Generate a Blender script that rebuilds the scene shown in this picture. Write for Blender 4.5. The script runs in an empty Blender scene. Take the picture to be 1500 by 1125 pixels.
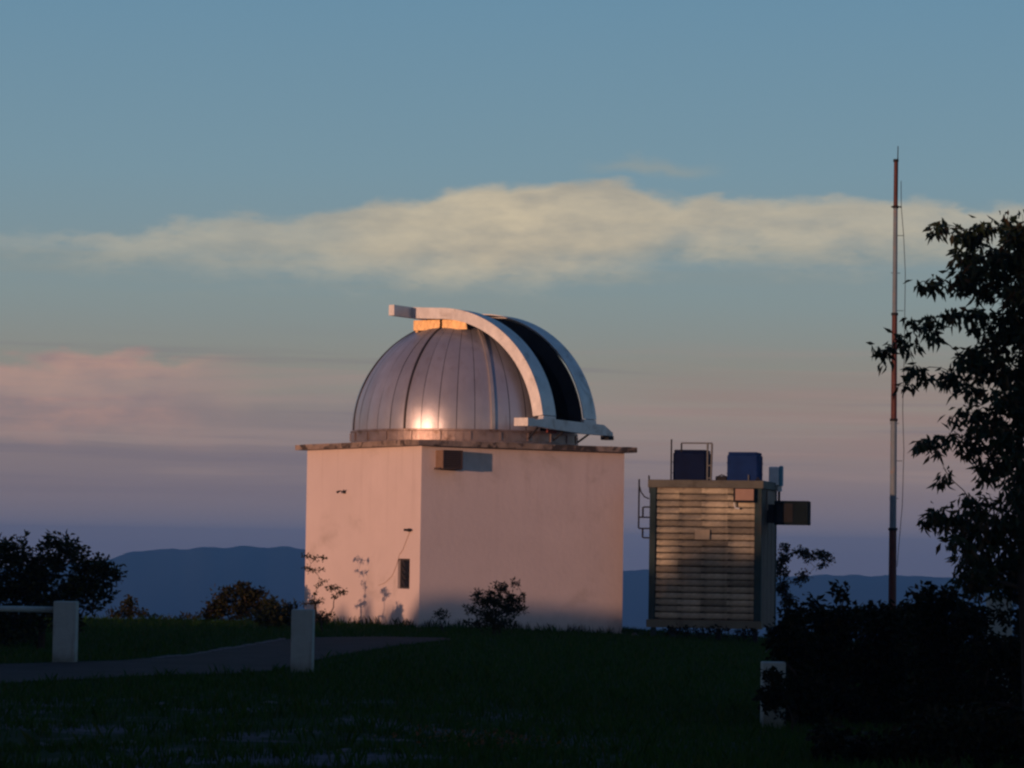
import bpy, math, random
import numpy as np
from mathutils import Vector, Matrix, noise

random.seed(7)
rng = np.random.default_rng(7)
scene = bpy.context.scene
COL = scene.collection
R = math.radians
PI = math.pi

# ------------------------------------------------------------------ camera
FOC = 4500.0                      # focal length in photo pixels (1500 wide)
EYE = 1.68
PITCH = math.atan2(240.0, FOC)
ROLL = 0.015
cam_d = bpy.data.cameras.new('camera')
cam_d.sensor_width = 36.0
cam_d.lens = FOC / 1500.0 * 36.0
cam_d.clip_start = 0.5
cam_d.clip_end = 30000.0
cam = bpy.data.objects.new('camera', cam_d)
COL.objects.link(cam)
fwd = Vector((0, math.cos(PITCH), math.sin(PITCH)))
right0 = Vector((1, 0, 0))
up0 = Vector((0, -math.sin(PITCH), math.cos(PITCH)))
e1 = right0 * math.cos(ROLL) + up0 * math.sin(ROLL)
e2 = -right0 * math.sin(ROLL) + up0 * math.cos(ROLL)
cam.matrix_world = Matrix(((e1.x, e2.x, -fwd.x, 0), (e1.y, e2.y, -fwd.y, 0),
                           (e1.z, e2.z, -fwd.z, EYE), (0, 0, 0, 1)))
scene.camera = cam

# ------------------------------------------------------------------ light
SUN_AZ = R(-141.0)                # measured from +Y (view axis) towards +X
SUN_EL = R(2.0)
sd = Vector((math.sin(SUN_AZ) * math.cos(SUN_EL), math.cos(SUN_AZ) * math.cos(SUN_EL), math.sin(SUN_EL)))
sun_d = bpy.data.lights.new('sun', 'SUN')
sun_d.energy = 2.7
sun_d.angle = R(0.7)
sun_d.color = (1.0, 0.50, 0.30)
sun = bpy.data.objects.new('sun', sun_d)
COL.objects.link(sun)
sun.rotation_euler = sd.to_track_quat('Z', 'Y').to_euler()
sun.location = sd * 50

scene.view_settings.view_transform = 'Standard'
scene.view_settings.look = 'None'
scene.view_settings.gamma = 1.0
scene.view_settings.use_curve_mapping = False
scene.view_settings.exposure = 0.0
scene.render.engine = 'CYCLES'
scene.cycles.filter_width = 2.4
scene.cycles.volume_bounces = 0
scene.cycles.max_bounces = 6


def srgb(r, g, b):
    def f(c):
        c /= 255.0
        return c / 12.92 if c <= 0.04045 else ((c + 0.055) / 1.055) ** 2.4
    return (f(r), f(g), f(b), 1.0)


# ------------------------------------------------------------------ world: dusk sky and clouds
class NT:
    def __init__(self, tree):
        self.t = tree
        self.n = tree.nodes
        self.l = tree.links

    def node(self, typ, **kw):
        nd = self.n.new(typ)
        for k, v in kw.items():
            setattr(nd, k, v)
        return nd

    def put(self, sock, v):
        if isinstance(v, bpy.types.NodeSocket):
            self.l.new(v, sock)
        else:
            sock.default_value = v

    def m(self, op, a, b=None, c=None, clamp=False):
        nd = self.node('ShaderNodeMath', operation=op, use_clamp=clamp)
        self.put(nd.inputs[0], a)
        if b is not None:
            self.put(nd.inputs[1], b)
        if c is not None:
            self.put(nd.inputs[2], c)
        return nd.outputs[0]

    def ss(self, v, lo, hi):
        nd = self.node('ShaderNodeMapRange', interpolation_type='SMOOTHSTEP')
        self.put(nd.inputs[0], v)
        self.put(nd.inputs[1], lo)
        self.put(nd.inputs[2], hi)
        nd.inputs[3].default_value = 0.0
        nd.inputs[4].default_value = 1.0
        return nd.outputs[0]

    def mix(self, f, a, b, mode='MIX'):
        nd = self.node('ShaderNodeMixRGB', blend_type=mode)
        self.put(nd.inputs[0], f)
        self.put(nd.inputs[1], a)
        self.put(nd.inputs[2], b)
        return nd.outputs[0]

    def ramp(self, v, stops, interp='LINEAR'):
        nd = self.node('ShaderNodeValToRGB')
        cr = nd.color_ramp
        cr.interpolation = interp
        while len(cr.elements) < len(stops):
            cr.elements.new(0.5)
        for e, (p, c) in zip(cr.elements, stops):
            e.position = p
            e.color = c if len(c) == 4 else (*c, 1)
        self.put(nd.inputs[0], v)
        return nd.outputs[0]

    def noise(self, vec, scale, detail=4, rough=0.55, dist=0.0):
        nd = self.node('ShaderNodeTexNoise')
        self.put(nd.inputs['Vector'], vec)
        nd.inputs['Scale'].default_value = scale
        nd.inputs['Detail'].default_value = detail
        nd.inputs['Roughness'].default_value = rough
        nd.inputs['Distortion'].default_value = dist
        return nd.outputs[0]

    def vec(self, x, y, z=0.0):
        nd = self.node('ShaderNodeCombineXYZ')
        self.put(nd.inputs[0], x)
        self.put(nd.inputs[1], y)
        self.put(nd.inputs[2], z)
        return nd.outputs[0]


world = bpy.data.worlds.new('World')
scene.world = world
world.use_nodes = True
wt = world.node_tree
wt.nodes.clear()
W = NT(wt)
out = W.node('ShaderNodeOutputWorld')
bg = W.node('ShaderNodeBackground')
bg.inputs[1].default_value = 0.1
W.l.new(bg.outputs[0], out.inputs[0])
sky = W.node('ShaderNodeTexSky', sky_type='NISHITA')
sky.sun_disc = False
sky.sun_elevation = SUN_EL
sky.sun_rotation = SUN_AZ
sky.altitude = 1000
tc = W.node('ShaderNodeTexCoord')
sep = W.node('ShaderNodeSeparateXYZ')
W.l.new(tc.outputs['Generated'], sep.inputs[0])
zc = W.m('MINIMUM', W.m('MAXIMUM', sep.outputs[2], -1.0), 1.0)
el = W.m('MULTIPLY', W.m('ARCSINE', zc), 180 / PI)               # degrees
az = W.m('MULTIPLY', W.m('ARCTAN2', sep.outputs[0], sep.outputs[1]), 180 / PI)


def elt(e):
    return math.sqrt(max(e, 0) / 90.0)


tt = W.m('SQRT', W.m('MAXIMUM', W.m('DIVIDE', el, 90.0), 0.0))
anti = W.ramp(tt, [
    (0.0, srgb(134, 126, 140)), (elt(0.28), srgb(140, 130, 141)), (elt(0.55), srgb(134, 124, 134)), (elt(1.0), srgb(135, 123, 130)),
    (elt(1.8), srgb(147, 132, 131)), (elt(2.6), srgb(152, 141, 135)), (elt(3.4), srgb(142, 142, 136)),
    (elt(4.6), srgb(133, 149, 152)), (elt(7.0), srgb(120, 151, 167)), (elt(10.2), srgb(106, 145, 170)),
    (elt(20), srgb(70, 112, 150)), (elt(45), srgb(38, 72, 112)), (1.0, srgb(30, 52, 88))])
sunw = W.ramp(tt, [
    (0.0, (0.85, 0.38, 0.15)), (elt(2), (0.75, 0.40, 0.20)), (elt(5), (0.38, 0.28, 0.24)),
    (elt(10), (0.17, 0.18, 0.23)), (elt(20), (0.085, 0.105, 0.17)), (elt(45), srgb(52, 62, 100)),
    (1.0, srgb(30, 52, 88))])
caz = W.m('COSINE', W.m('MULTIPLY', W.m('SUBTRACT', az, math.degrees(SUN_AZ)), PI / 180))
sw = W.m('POWER', W.m('MULTIPLY', W.m('ADD', caz, 1.0), 0.5), 2.6)
base = W.mix(sw, anti, sunw)

# clouds, laid out by compass bearing and elevation
nx = W.m('MULTIPLY', az, 0.32)
ny = W.m('MULTIPLY', el, 1.5)
nvec = W.vec(nx, ny, 3.7)
n1 = W.noise(nvec, 1.0, 6, 0.55, 0.6)
n2 = W.noise(W.vec(W.m('MULTIPLY', az, 0.75), W.m('MULTIPLY', el, 1.7), 9.1), 1.0, 5, 0.52, 0.0)
n5 = W.noise(W.vec(W.m('MULTIPLY', az, 0.30), W.m('MULTIPLY', el, 1.2), 2.2), 1.0, 4, 0.5, 0.0)
n3 = W.noise(W.vec(W.m('MULTIPLY', az, 0.05), W.m('MULTIPLY', el, 0.4), 1.1), 1.0, 3, 0.5)
n4 = W.noise(W.vec(W.m('MULTIPLY', az, 0.12), W.m('MULTIPLY', el, 3.5), 5.3), 1.0, 5, 0.55, 0.3)


def curve(v, pts, lo, hi):
    """piecewise curve of azimuth: pts are (azimuth deg, value) with value scaled from lo..hi"""
    fac = W.m('DIVIDE', W.m('ADD', v, 14.0), 28.0, clamp=True)
    stops = [((a + 14.0) / 28.0, ((y - lo) / (hi - lo),) * 3) for a, y in pts]
    c = W.ramp(fac, stops, 'EASE')
    return W.m('MULTIPLY_ADD', c, hi - lo, lo)


topA = curve(az, [(-14, 5.6), (-8.8, 5.75), (-4.5, 6.1), (-2.0, 6.5), (-0.6, 6.85), (1.4, 6.80), (3.2, 6.6), (5.3, 6.62), (9.5, 6.5), (14, 6.3)], 5, 7)
botA = curve(az, [(-14, 5.3), (-8.8, 5.15), (-4.5, 4.95), (-0.4, 4.85), (1.8, 5.05), (3.2, 5.45), (5.7, 5.3), (9.5, 5.5), (14, 5.5)], 4, 6)
ampA = curve(az, [(-14, 0.0), (-9.0, 0.28), (-7.5, 0.50), (-4, 0.62), (-2.2, 0.9), (0, 1.0), (2, 0.95), (5.5, 0.78), (9.5, 0.62), (14, 0.3)], 0, 1)
wob = W.m('MULTIPLY', W.m('SUBTRACT', n2, 0.5), 0.85)
eA = W.m('ADD', el, wob)
dA = W.m('MULTIPLY', W.ss(W.m('SUBTRACT', topA, eA), -0.06, 0.22), W.ss(W.m('SUBTRACT', eA, botA), -0.35, 0.75))
dA = W.m('MULTIPLY', dA, ampA)
dA = W.m('MULTIPLY', dA, W.ss(n5, 0.02, 0.38))
# thin grey skirt below and round it
dA2 = W.m('MULTIPLY', W.ss(W.m('SUBTRACT', topA, el), -0.1, 0.6), W.ss(W.m('SUBTRACT', el, botA), -0.9, 0.3))
dA2 = W.m('MULTIPLY', W.m('MULTIPLY', dA2, W.ss(n4, 0.35, 0.7)), 0.40)
c = W.mix(dA2, base, srgb(146, 148, 140))
n6 = W.noise(W.vec(W.m('MULTIPLY', az, 1.6), W.m('MULTIPLY', el, 4.5), 4.4), 1.0, 5, 0.6, 0.0)
dA = W.m('MULTIPLY', dA, W.ss(W.m('ADD', n6, W.m('MULTIPLY', dA, 0.35)), 0.28, 0.62))
litA = W.m('ADD', W.m('MULTIPLY', W.m('SUBTRACT', n6, 0.5), 0.9), W.m('ADD', W.m('MULTIPLY', W.ss(n2, 0.28, 0.68), 0.55), W.m('MULTIPLY', W.ss(n5, 0.35, 0.65), 0.4)), clamp=True)
c = W.mix(W.m('MULTIPLY', dA, 0.95), c, W.mix(litA, srgb(172, 164, 150), srgb(210, 194, 166)))
# small wisp above
dW = W.m('MULTIPLY', W.ss(W.m('ABSOLUTE', W.m('SUBTRACT', az, 2.6)), 1.6, 0.2), W.ss(W.m('ABSOLUTE', W.m('SUBTRACT', eA, 7.1)), 0.28, 0.0))
c = W.mix(W.m('MULTIPLY', dW, 0.45), c, srgb(160, 160, 150))
# pink bank at the left
eB = W.m('ADD', el, W.m('MULTIPLY', W.m('SUBTRACT', n2, 0.5), 1.5))
dB = W.m('MULTIPLY', W.ss(az, -4.3, -7.2), W.m('MULTIPLY', W.ss(W.m('SUBTRACT', 3.5, eB), -0.04, 0.28), W.ss(eB, 1.7, 2.6)))
dB = W.m('MULTIPLY', dB, W.ss(n5, 0.15, 0.5))
c = W.mix(W.m('MULTIPLY', dB, 0.95), c, W.mix(litA, srgb(154, 132, 133), srgb(196, 155, 140)))
# low violet bank, centre-left
dC = W.m('MULTIPLY', W.m('MULTIPLY', W.ss(az, 2.5, -3.0), W.ss(az, -20.0, -6.0)), W.m('MULTIPLY', W.ss(W.m('SUBTRACT', 3.0, eA), -0.1, 0.7), W.ss(el, 0.0, 1.6)))
c = W.mix(W.m('MULTIPLY', dC, 0.40), c, srgb(118, 110, 124))
# faint rosy streaks low on the right
dD = W.m('MULTIPLY', W.m('MULTIPLY', W.ss(az, 1.0, 3.5), W.ss(az, 22.0, 8.0)), W.m('MULTIPLY', W.ss(el, 1.0, 1.9), W.ss(el, 3.9, 2.6)))
dD = W.m('MULTIPLY', dD, W.ss(n4, 0.35, 0.65))
c = W.mix(W.m('MULTIPLY', dD, 0.5), c, srgb(152, 124, 122))
# long low grey-mauve and rosy layers
n7 = W.noise(W.vec(W.m('MULTIPLY', az, 0.10), W.m('MULTIPLY', el, 2.6), 7.7), 1.0, 5, 0.55, 0.2)
dF = W.m('MULTIPLY', W.m('MULTIPLY', W.ss(el, 0.5, 1.3), W.ss(el, 4.2, 3.0)), 0.55)
c = W.mix(W.m('MULTIPLY', dF, W.ss(n7, 0.52, 0.68)), c, srgb(162, 142, 138))
c = W.mix(W.m('MULTIPLY', dF, W.ss(n7, 0.47, 0.32)), c, srgb(120, 112, 124))
# thin cloud in the rest of the sky
away = W.ss(W.m('ABSOLUTE', az), 14.0, 40.0)
dE = W.m('MULTIPLY', W.m('MULTIPLY', away, W.ss(n3, 0.5, 0.7)), W.m('MULTIPLY', W.ss(el, 1.5, 5.0), W.ss(el, 35.0, 12.0)))
c = W.mix(W.m('MULTIPLY', dE, 0.4), c, W.mix(sw, srgb(165, 150, 140), (0.7, 0.42, 0.3, 1)))
sc_ = W.node('ShaderNodeVectorMath', operation='SCALE')
W.l.new(c, sc_.inputs[0])
sc_.inputs[3].default_value = 10.0
mixn = W.mix(0.93, sky.outputs[0], sc_.outputs[0])
W.l.new(mixn, bg.inputs[0])

# ------------------------------------------------------------------ pixel -> place helpers
SQ = 1.0


def ray(px, py):
    a, b = px - 750.0, 562.5 - py
    return (e1 * a + e2 * b + fwd * FOC)


def at(px, py, depth):
    """point seen at photo pixel px,py at distance depth along +Y"""
    d = ray(px, py)
    return Vector((0, 0, EYE)) + d * (depth / d.y)


def sstep(a, b, x):
    t = min(1.0, max(0.0, (x - a) / (b - a)))
    return t * t * (3 - 2 * t)


def gz(x, y):
    """height of the ground"""
    z = -0.045 * min(8.0, max(0.0, x + 0.8))
    z -= 0.10 * sstep(65.5, 69.0, y) * sstep(-1, -3, x)
    e = max(0.0, math.hypot(x, y - 5) - 66.0)
    z -= 320 * (1 - math.exp(-(e / 520.0) ** 1.5)) + 0.02 * min(e, 200)
    if e > 60:
        k = min(1, (e - 60) / 400)
        z += k * 26 * noise.noise(Vector((x * 0.0013, y * 0.0013, 0)))
        z += k * 8 * noise.noise(Vector((x * 0.006, y * 0.006, 3)))
    return z


def ground_at(px, py):
    d = ray(px, py)
    z = 0.0
    for _ in range(8):
        t = (z - EYE) / d.z
        p = Vector((0, 0, EYE)) + d * t
        z = gz(p.x, p.y)
    return p


# ------------------------------------------------------------------ materials
MATS = {}


def mat(name, col, rough=0.8, metal=0.0, var=0.15, vscale=4.0, bump=0.0, bscale=30.0, spec=0.4,
        stain=None, coat=0.0, wear=0.0, objvar=0.0):
    m_ = bpy.data.materials.new(name)
    m_.use_nodes = True
    N = NT(m_.node_tree)
    p = N.n['Principled BSDF']
    t = N.node('ShaderNodeTexCoord')
    co = t.outputs['Object']
    nz = N.noise(co, vscale, 5, 0.6)
    lo = tuple(x * (1 - var) for x in col[:3]) + (1,)
    hi = tuple(min(1, x * (1 + var)) for x in col[:3]) + (1,)
    cc = N.ramp(nz, [(0.3, lo), (0.7, hi)])
    if stain:
        scol, sscale, lo_, hi_ = stain
        sn = N.noise(co, sscale, 6, 0.65, 0.5)
        cc = N.mix(N.ss(sn, lo_, hi_), cc, (*scol[:3], 1))
    if objvar:
        oi = N.node('ShaderNodeObjectInfo')
        f = N.m('MULTIPLY_ADD', oi.outputs['Random'], 2 * objvar, 1 - objvar)
        vm = N.node('ShaderNodeVectorMath', operation='SCALE')
        N.l.new(cc, vm.inputs[0])
        N.l.new(f, vm.inputs[3])
        cc = vm.outputs[0]
    N.put(p.inputs['Base Color'], cc)
    rn = N.noise(co, vscale * 2.3, 4, 0.6)
    N.put(p.inputs['Roughness'], N.m('MULTIPLY_ADD', rn, 0.2, rough - 0.1, clamp=True))
    p.inputs['Metallic'].default_value = metal
    p.inputs['Specular IOR Level'].default_value = spec
    if coat:
        p.inputs['Coat Weight'].default_value = coat
    if bump:
        b = N.node('ShaderNodeBump')
        b.inputs['Strength'].default_value = bump
        b.inputs['Distance'].default_value = 0.02
        N.l.new(N.noise(co, bscale, 5, 0.6), b.inputs['Height'])
        N.l.new(b.outputs[0], p.inputs['Normal'])
    MATS[name] = m_
    return m_


def leaf_mat(name, c1, c2, c3=None, trans=0.15, spec=0.3):
    m_ = bpy.data.materials.new(name)
    m_.use_nodes = True
    N = NT(m_.node_tree)
    p = N.n['Principled BSDF']
    g = N.node('ShaderNodeNewGeometry')
    rnd = g.outputs['Random Per Island']
    stops = [(0.0, c1), (0.7, c2)]
    if c3:
        stops.append((0.97, c3))
    cc = N.ramp(rnd, stops)
    N.put(p.inputs['Base Color'], cc)
    p.inputs['Roughness'].default_value = 0.55
    p.inputs['Specular IOR Level'].default_value = spec
    tr = N.node('ShaderNodeBsdfTranslucent')
    N.put(tr.inputs[0], cc)
    mx = N.node('ShaderNodeMixShader')
    mx.inputs[0].default_value = trans
    N.l.new(p.outputs[0], mx.inputs[1])
    N.l.new(tr.outputs[0], mx.inputs[2])
    N.l.new(mx.outputs[0], N.n['Material Output'].inputs[0])
    MATS[name] = m_
    return m_


M_wall = mat('render_wall', (0.74, 0.65, 0.635), 0.85, var=0.05, vscale=0.9, bump=0.25, bscale=9,
             stain=((0.56, 0.49, 0.46), 0.8, 0.55, 0.80), spec=0.25)
# runs of dirt below the slab, damp at the foot, fine patches
N = NT(M_wall.node_tree)
pw = N.n['Principled BSDF']
src = pw.inputs['Base Color'].links[0].from_socket
tw_ = N.node('ShaderNodeTexCoord')
mpw = N.node('ShaderNodeMapping')
N.l.new(tw_.outputs['Object'], mpw.inputs[0])
mpw.inputs['Scale'].default_value = (4.5, 4.5, 0.28)
run = N.noise(mpw.outputs[0], 1.0, 5, 0.6)
sw_ = N.node('ShaderNodeSeparateXYZ')
N.l.new(tw_.outputs['Object'], sw_.inputs[0])
topm = N.ss(sw_.outputs[2], 1.2, 3.8)
f1 = N.m('MULTIPLY', N.m('MULTIPLY', N.ss(run, 0.50, 0.72), topm), 0.20)
botm = N.ss(N.m('ADD', sw_.outputs[2], N.m('MULTIPLY', N.noise(tw_.outputs['Object'], 1.6, 5, 0.6), 0.9)), 0.85, 0.25)
f2 = N.m('MULTIPLY', botm, 0.35)
pt = N.ss(N.noise(tw_.outputs['Object'], 0.45, 3, 0.5), 0.52, 0.60)
cw = N.mix(N.m('MULTIPLY', pt, 0.10), src, (0.55, 0.50, 0.50, 1))
cw = N.mix(f1, cw, (0.36, 0.29, 0.26, 1))
cw = N.mix(f2, cw, (0.34, 0.33, 0.29, 1))
N.l.new(cw, pw.inputs['Base Color'])
M_slab = mat('weathered_slab', (0.30, 0.24, 0.20), 0.9, var=0.35, vscale=3.5, bump=0.7, bscale=16,
             stain=((0.06, 0.05, 0.045), 2.4, 0.48, 0.6))
M_white = mat('white_paint', (0.30, 0.37, 0.37), 0.75, var=0.10, vscale=5, bump=0.3, bscale=25,
              stain=((0.18, 0.18, 0.16), 3.5, 0.56, 0.75))
N = NT(M_white.node_tree)
pw = N.n['Principled BSDF']
src = pw.inputs['Base Color'].links[0].from_socket
tp_ = N.node('ShaderNodeTexCoord')
sp_ = N.node('ShaderNodeSeparateXYZ')
N.l.new(tp_.outputs['Object'], sp_.inputs[0])
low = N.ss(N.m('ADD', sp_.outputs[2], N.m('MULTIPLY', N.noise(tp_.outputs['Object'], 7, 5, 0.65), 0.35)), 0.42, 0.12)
mq = N.node('ShaderNodeMapping')
N.l.new(tp_.outputs['Object'], mq.inputs[0])
mq.inputs['Scale'].default_value = (14, 14, 1.2)
rn_ = N.ss(N.noise(mq.outputs[0], 1.0, 5, 0.6), 0.52, 0.70)
cw = N.mix(N.m('MULTIPLY', rn_, 0.35), src, (0.12, 0.12, 0.10, 1))
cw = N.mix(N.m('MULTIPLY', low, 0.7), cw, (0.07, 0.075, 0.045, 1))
N.l.new(cw, pw.inputs['Base Color'])
M_leafpaint = mat('shutter_paint', (0.62, 0.64, 0.65), 0.42, var=0.12, vscale=3, bump=0.35, bscale=5, metal=0.25,
                  stain=((0.36, 0.34, 0.32), 2.2, 0.52, 0.75))
M_ring = mat('ring_metal', (0.32, 0.265, 0.25), 0.44, 0.6, var=0.2, vscale=3, bump=0.3, bscale=10,
             stain=((0.16, 0.11, 0.08), 2.5, 0.5, 0.7))
M_curb = mat('sun_gold_curb', (0.70, 0.48, 0.24), 0.42, 0.7, var=0.12, vscale=5, bump=0.3, bscale=12)  # low sun's gold reflection on the plates is put into the base colour
M_dark = mat('dark_metal', (0.022, 0.024, 0.027), 0.75, 0.0, spec=0.15, var=0.2)
M_inside = mat('dark_lining', (0.02, 0.018, 0.018), 0.9, var=0.2, spec=0.1)
M_rib = mat('dark_rib', (0.05, 0.045, 0.045), 0.5, 0.5, var=0.2)
M_ribl = mat('bright_rib', (0.62, 0.56, 0.50), 0.4, 0.7, var=0.1)
M_ac = mat('ac_casing', (0.22, 0.15, 0.11), 0.6, var=0.15, vscale=6)
M_acg = mat('ac_grille', (0.07, 0.05, 0.045), 0.6, var=0.2)
M_frame = mat('grey_frame', (0.034, 0.062, 0.066), 0.75, 0.0, spec=0.15, var=0.18, vscale=3, bump=0.2,
              stain=((0.07, 0.07, 0.06), 2.2, 0.52, 0.7))
M_sill = mat('pale_sill', (0.15, 0.155, 0.12), 0.7, 0.1, var=0.15, vscale=3, stain=((0.12, 0.12, 0.09), 2.2, 0.52, 0.7))
M_slat = mat('aged_aluminium', (0.26, 0.25, 0.20), 0.46, 0.5, var=0.35, vscale=2.2, bump=0.35, bscale=5,
             stain=((0.06, 0.065, 0.055), 2.0, 0.42, 0.62), objvar=0.34)
M_side = mat('side_sheet', (0.10, 0.085, 0.075), 0.7, 0.1, var=0.2)
M_sidep = mat('brown_sheet', (0.24, 0.19, 0.16), 0.7, 0.1, var=0.2)
M_plate = mat('name_plate', (0.48, 0.42, 0.30), 0.6, 0.1, var=0.1)
M_salmon = mat('salmon_panel', (0.40, 0.27, 0.21), 0.7, var=0.08)
M_tank = mat('blue_tank', (0.008, 0.030, 0.125), 0.75, spec=0.08, var=0.2, vscale=3, bump=0.2, bscale=5)
M_tankd = mat('navy_tank', (0.005, 0.012, 0.045), 0.75, spec=0.08, var=0.2, vscale=3, bump=0.2, bscale=5)
M_pipe = mat('galvanised_pipe', (0.12, 0.14, 0.15), 0.6, 0.3, var=0.15)
M_radome = mat('pale_radome', (0.68, 0.76, 0.78), 0.5, var=0.1)
M_radome2 = mat('blue_radome', (0.10, 0.33, 0.45), 0.4, var=0.1)
M_red = mat('mast_red', (0.085, 0.026, 0.022), 0.6, var=0.25, vscale=6, stain=((0.10, 0.03, 0.02), 4, 0.5, 0.7))
M_mwhite = mat('mast_white', (0.16, 0.22, 0.27), 0.6, var=0.1, vscale=6, stain=((0.25, 0.2, 0.18), 4, 0.55, 0.75))
M_asph = mat('asphalt', (0.030, 0.027, 0.031), 0.9, var=0.35, vscale=1.2, bump=0.6, bscale=30, spec=0.2, stain=((0.022, 0.024, 0.022), 1.0, 0.52, 0.66))
M_kerb = mat('kerb_concrete', (0.09, 0.088, 0.10), 0.9, var=0.2, vscale=4, bump=0.4)
M_stone = mat('grey_stone', (0.12, 0.11, 0.125), 0.9, var=0.25, vscale=4, bump=0.6, bscale=12)
M_bark = mat('bark', (0.035, 0.028, 0.022), 0.95, var=0.3, vscale=8, bump=0.6, bscale=20)
M_stem = mat('green_stem', (0.05, 0.05, 0.03), 0.9, var=0.3)
M_glass = mat('dark_glass', (0.02, 0.024, 0.035), 0.15, var=0.1, spec=0.6)
M_wframe = mat('window_frame', (0.06, 0.055, 0.055), 0.6, var=0.15)
M_rust = mat('rusty_bracket', (0.22, 0.05, 0.04), 0.8, var=0.2)

L_dark = leaf_mat('leaf_dark', (0.012, 0.020, 0.010), (0.030, 0.042, 0.016), (0.05, 0.05, 0.02), 0.15, 0.12)
L_tree = leaf_mat('leaf_tree', (0.012, 0.028, 0.018), (0.026, 0.048, 0.024), (0.06, 0.040, 0.018), 0.15, 0.15)
L_warm = leaf_mat('leaf_warm', (0.018, 0.026, 0.010), (0.034, 0.038, 0.016), (0.055, 0.045, 0.02), 0.2, 0.1)
L_hedge = leaf_mat('leaf_hedge', (0.005, 0.009, 0.004), (0.012, 0.018, 0.007), (0.028, 0.022, 0.010), 0.08, 0.06)
L_grass = leaf_mat('leaf_grass', (0.014, 0.050, 0.009), (0.030, 0.085, 0.015), (0.052, 0.072, 0.020), 0.12, 0.04)
L_dry = leaf_mat('leaf_dry', (0.10, 0.045, 0.015), (0.16, 0.07, 0.02))

# dome sheet: brushed aluminium
M_dome = bpy.data.materials.new('dome_sheet')
M_dome.use_nodes = True
N = NT(M_dome.node_tree)
p = N.n['Principled BSDF']
t = N.node('ShaderNodeTexCoord')
co = t.outputs['Object']
oi = N.node('ShaderNodeObjectInfo')
nz = N.noise(co, 1.3, 5, 0.6)
cc = N.ramp(nz, [(0.3, (0.38, 0.395, 0.44, 1)), (0.7, (0.48, 0.495, 0.55, 1))])
vm = N.node('ShaderNodeVectorMath', operation='SCALE')
N.l.new(cc, vm.inputs[0])
N.l.new(N.m('MULTIPLY_ADD', oi.outputs['Random'], 0.16, 0.92), vm.inputs[3])
# streaks of dirt washed down the sheets
mp = N.node('ShaderNodeMapping')
N.l.new(co, mp.inputs[0])
mp.inputs['Scale'].default_value = (7, 7, 0.6)
st = N.noise(mp.outputs[0], 1.0, 4, 0.6)
cc2 = N.mix(N.m('MULTIPLY', N.ss(st, 0.5, 0.75), 0.35), vm.outputs[0], (0.30, 0.25, 0.25, 1))
N.put(p.inputs['Base Color'], cc2)
N.put(p.inputs['Metallic'], 0.52)
N.put(p.inputs['Roughness'], N.m('MULTIPLY_ADD', nz, 0.10, 0.31))
b = N.node('ShaderNodeBump')
b.inputs['Strength'].default_value = 0.30
b.inputs['Distance'].default_value = 0.02
N.l.new(N.noise(co, 2.2, 3, 0.5), b.inputs['Height'])
N.l.new(b.outputs[0], p.inputs['Normal'])

# ground
M_ground = bpy.data.materials.new('turf')
M_ground.use_nodes = True
N = NT(M_ground.node_tree)
p = N.n['Principled BSDF']
t = N.node('ShaderNodeTexCoord')
co = t.outputs['Object']
sp = N.node('ShaderNodeSeparateXYZ')
N.l.new(co, sp.inputs[0])
g1 = N.noise(co, 0.9, 6, 0.6)
g2 = N.noise(co, 6.0, 5, 0.65)
grass_c = N.mix(g2, N.ramp(g1, [(0.3, (0.007, 0.022, 0.005, 1)), (0.7, (0.024, 0.062, 0.012, 1))]), (0.012, 0.022, 0.008, 1))
soil = N.ramp(g2, [(0.3, (0.065, 0.058, 0.072, 1)), (0.75, (0.14, 0.125, 0.15, 1))])
patch = N.noise(co, 0.55, 5, 0.6, 0.4)
near = N.m('MULTIPLY', N.ss(sp.outputs[1], 37.0, 30.0), N.ss(sp.outputs[0], 3.2, -0.5))
pm = N.m('MULTIPLY', N.ss(patch, 0.47, 0.60), near)
far = N.ss(sp.outputs[1], 200, 900)
wood = N.ramp(N.noise(co, 0.01, 6, 0.6), [(0.35, (0.018, 0.028, 0.02, 1)), (0.65, (0.035, 0.045, 0.03, 1))])
N.put(p.inputs['Base Color'], N.mix(far, N.mix(pm, grass_c, soil), wood))
p.inputs['Roughness'].default_value = 0.95
p.inputs['Specular IOR Level'].default_value = 0.1
b = N.node('ShaderNodeBump')
b.inputs['Strength'].default_value = 0.8
b.inputs['Distance'].default_value = 0.05
N.l.new(g2, b.inputs['Height'])
N.l.new(b.outputs[0], p.inputs['Normal'])
M_hill = mat('forest_hill', (0.03, 0.042, 0.03), 0.95, var=0.3, vscale=0.004, bump=0.0, spec=0.05)


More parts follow.
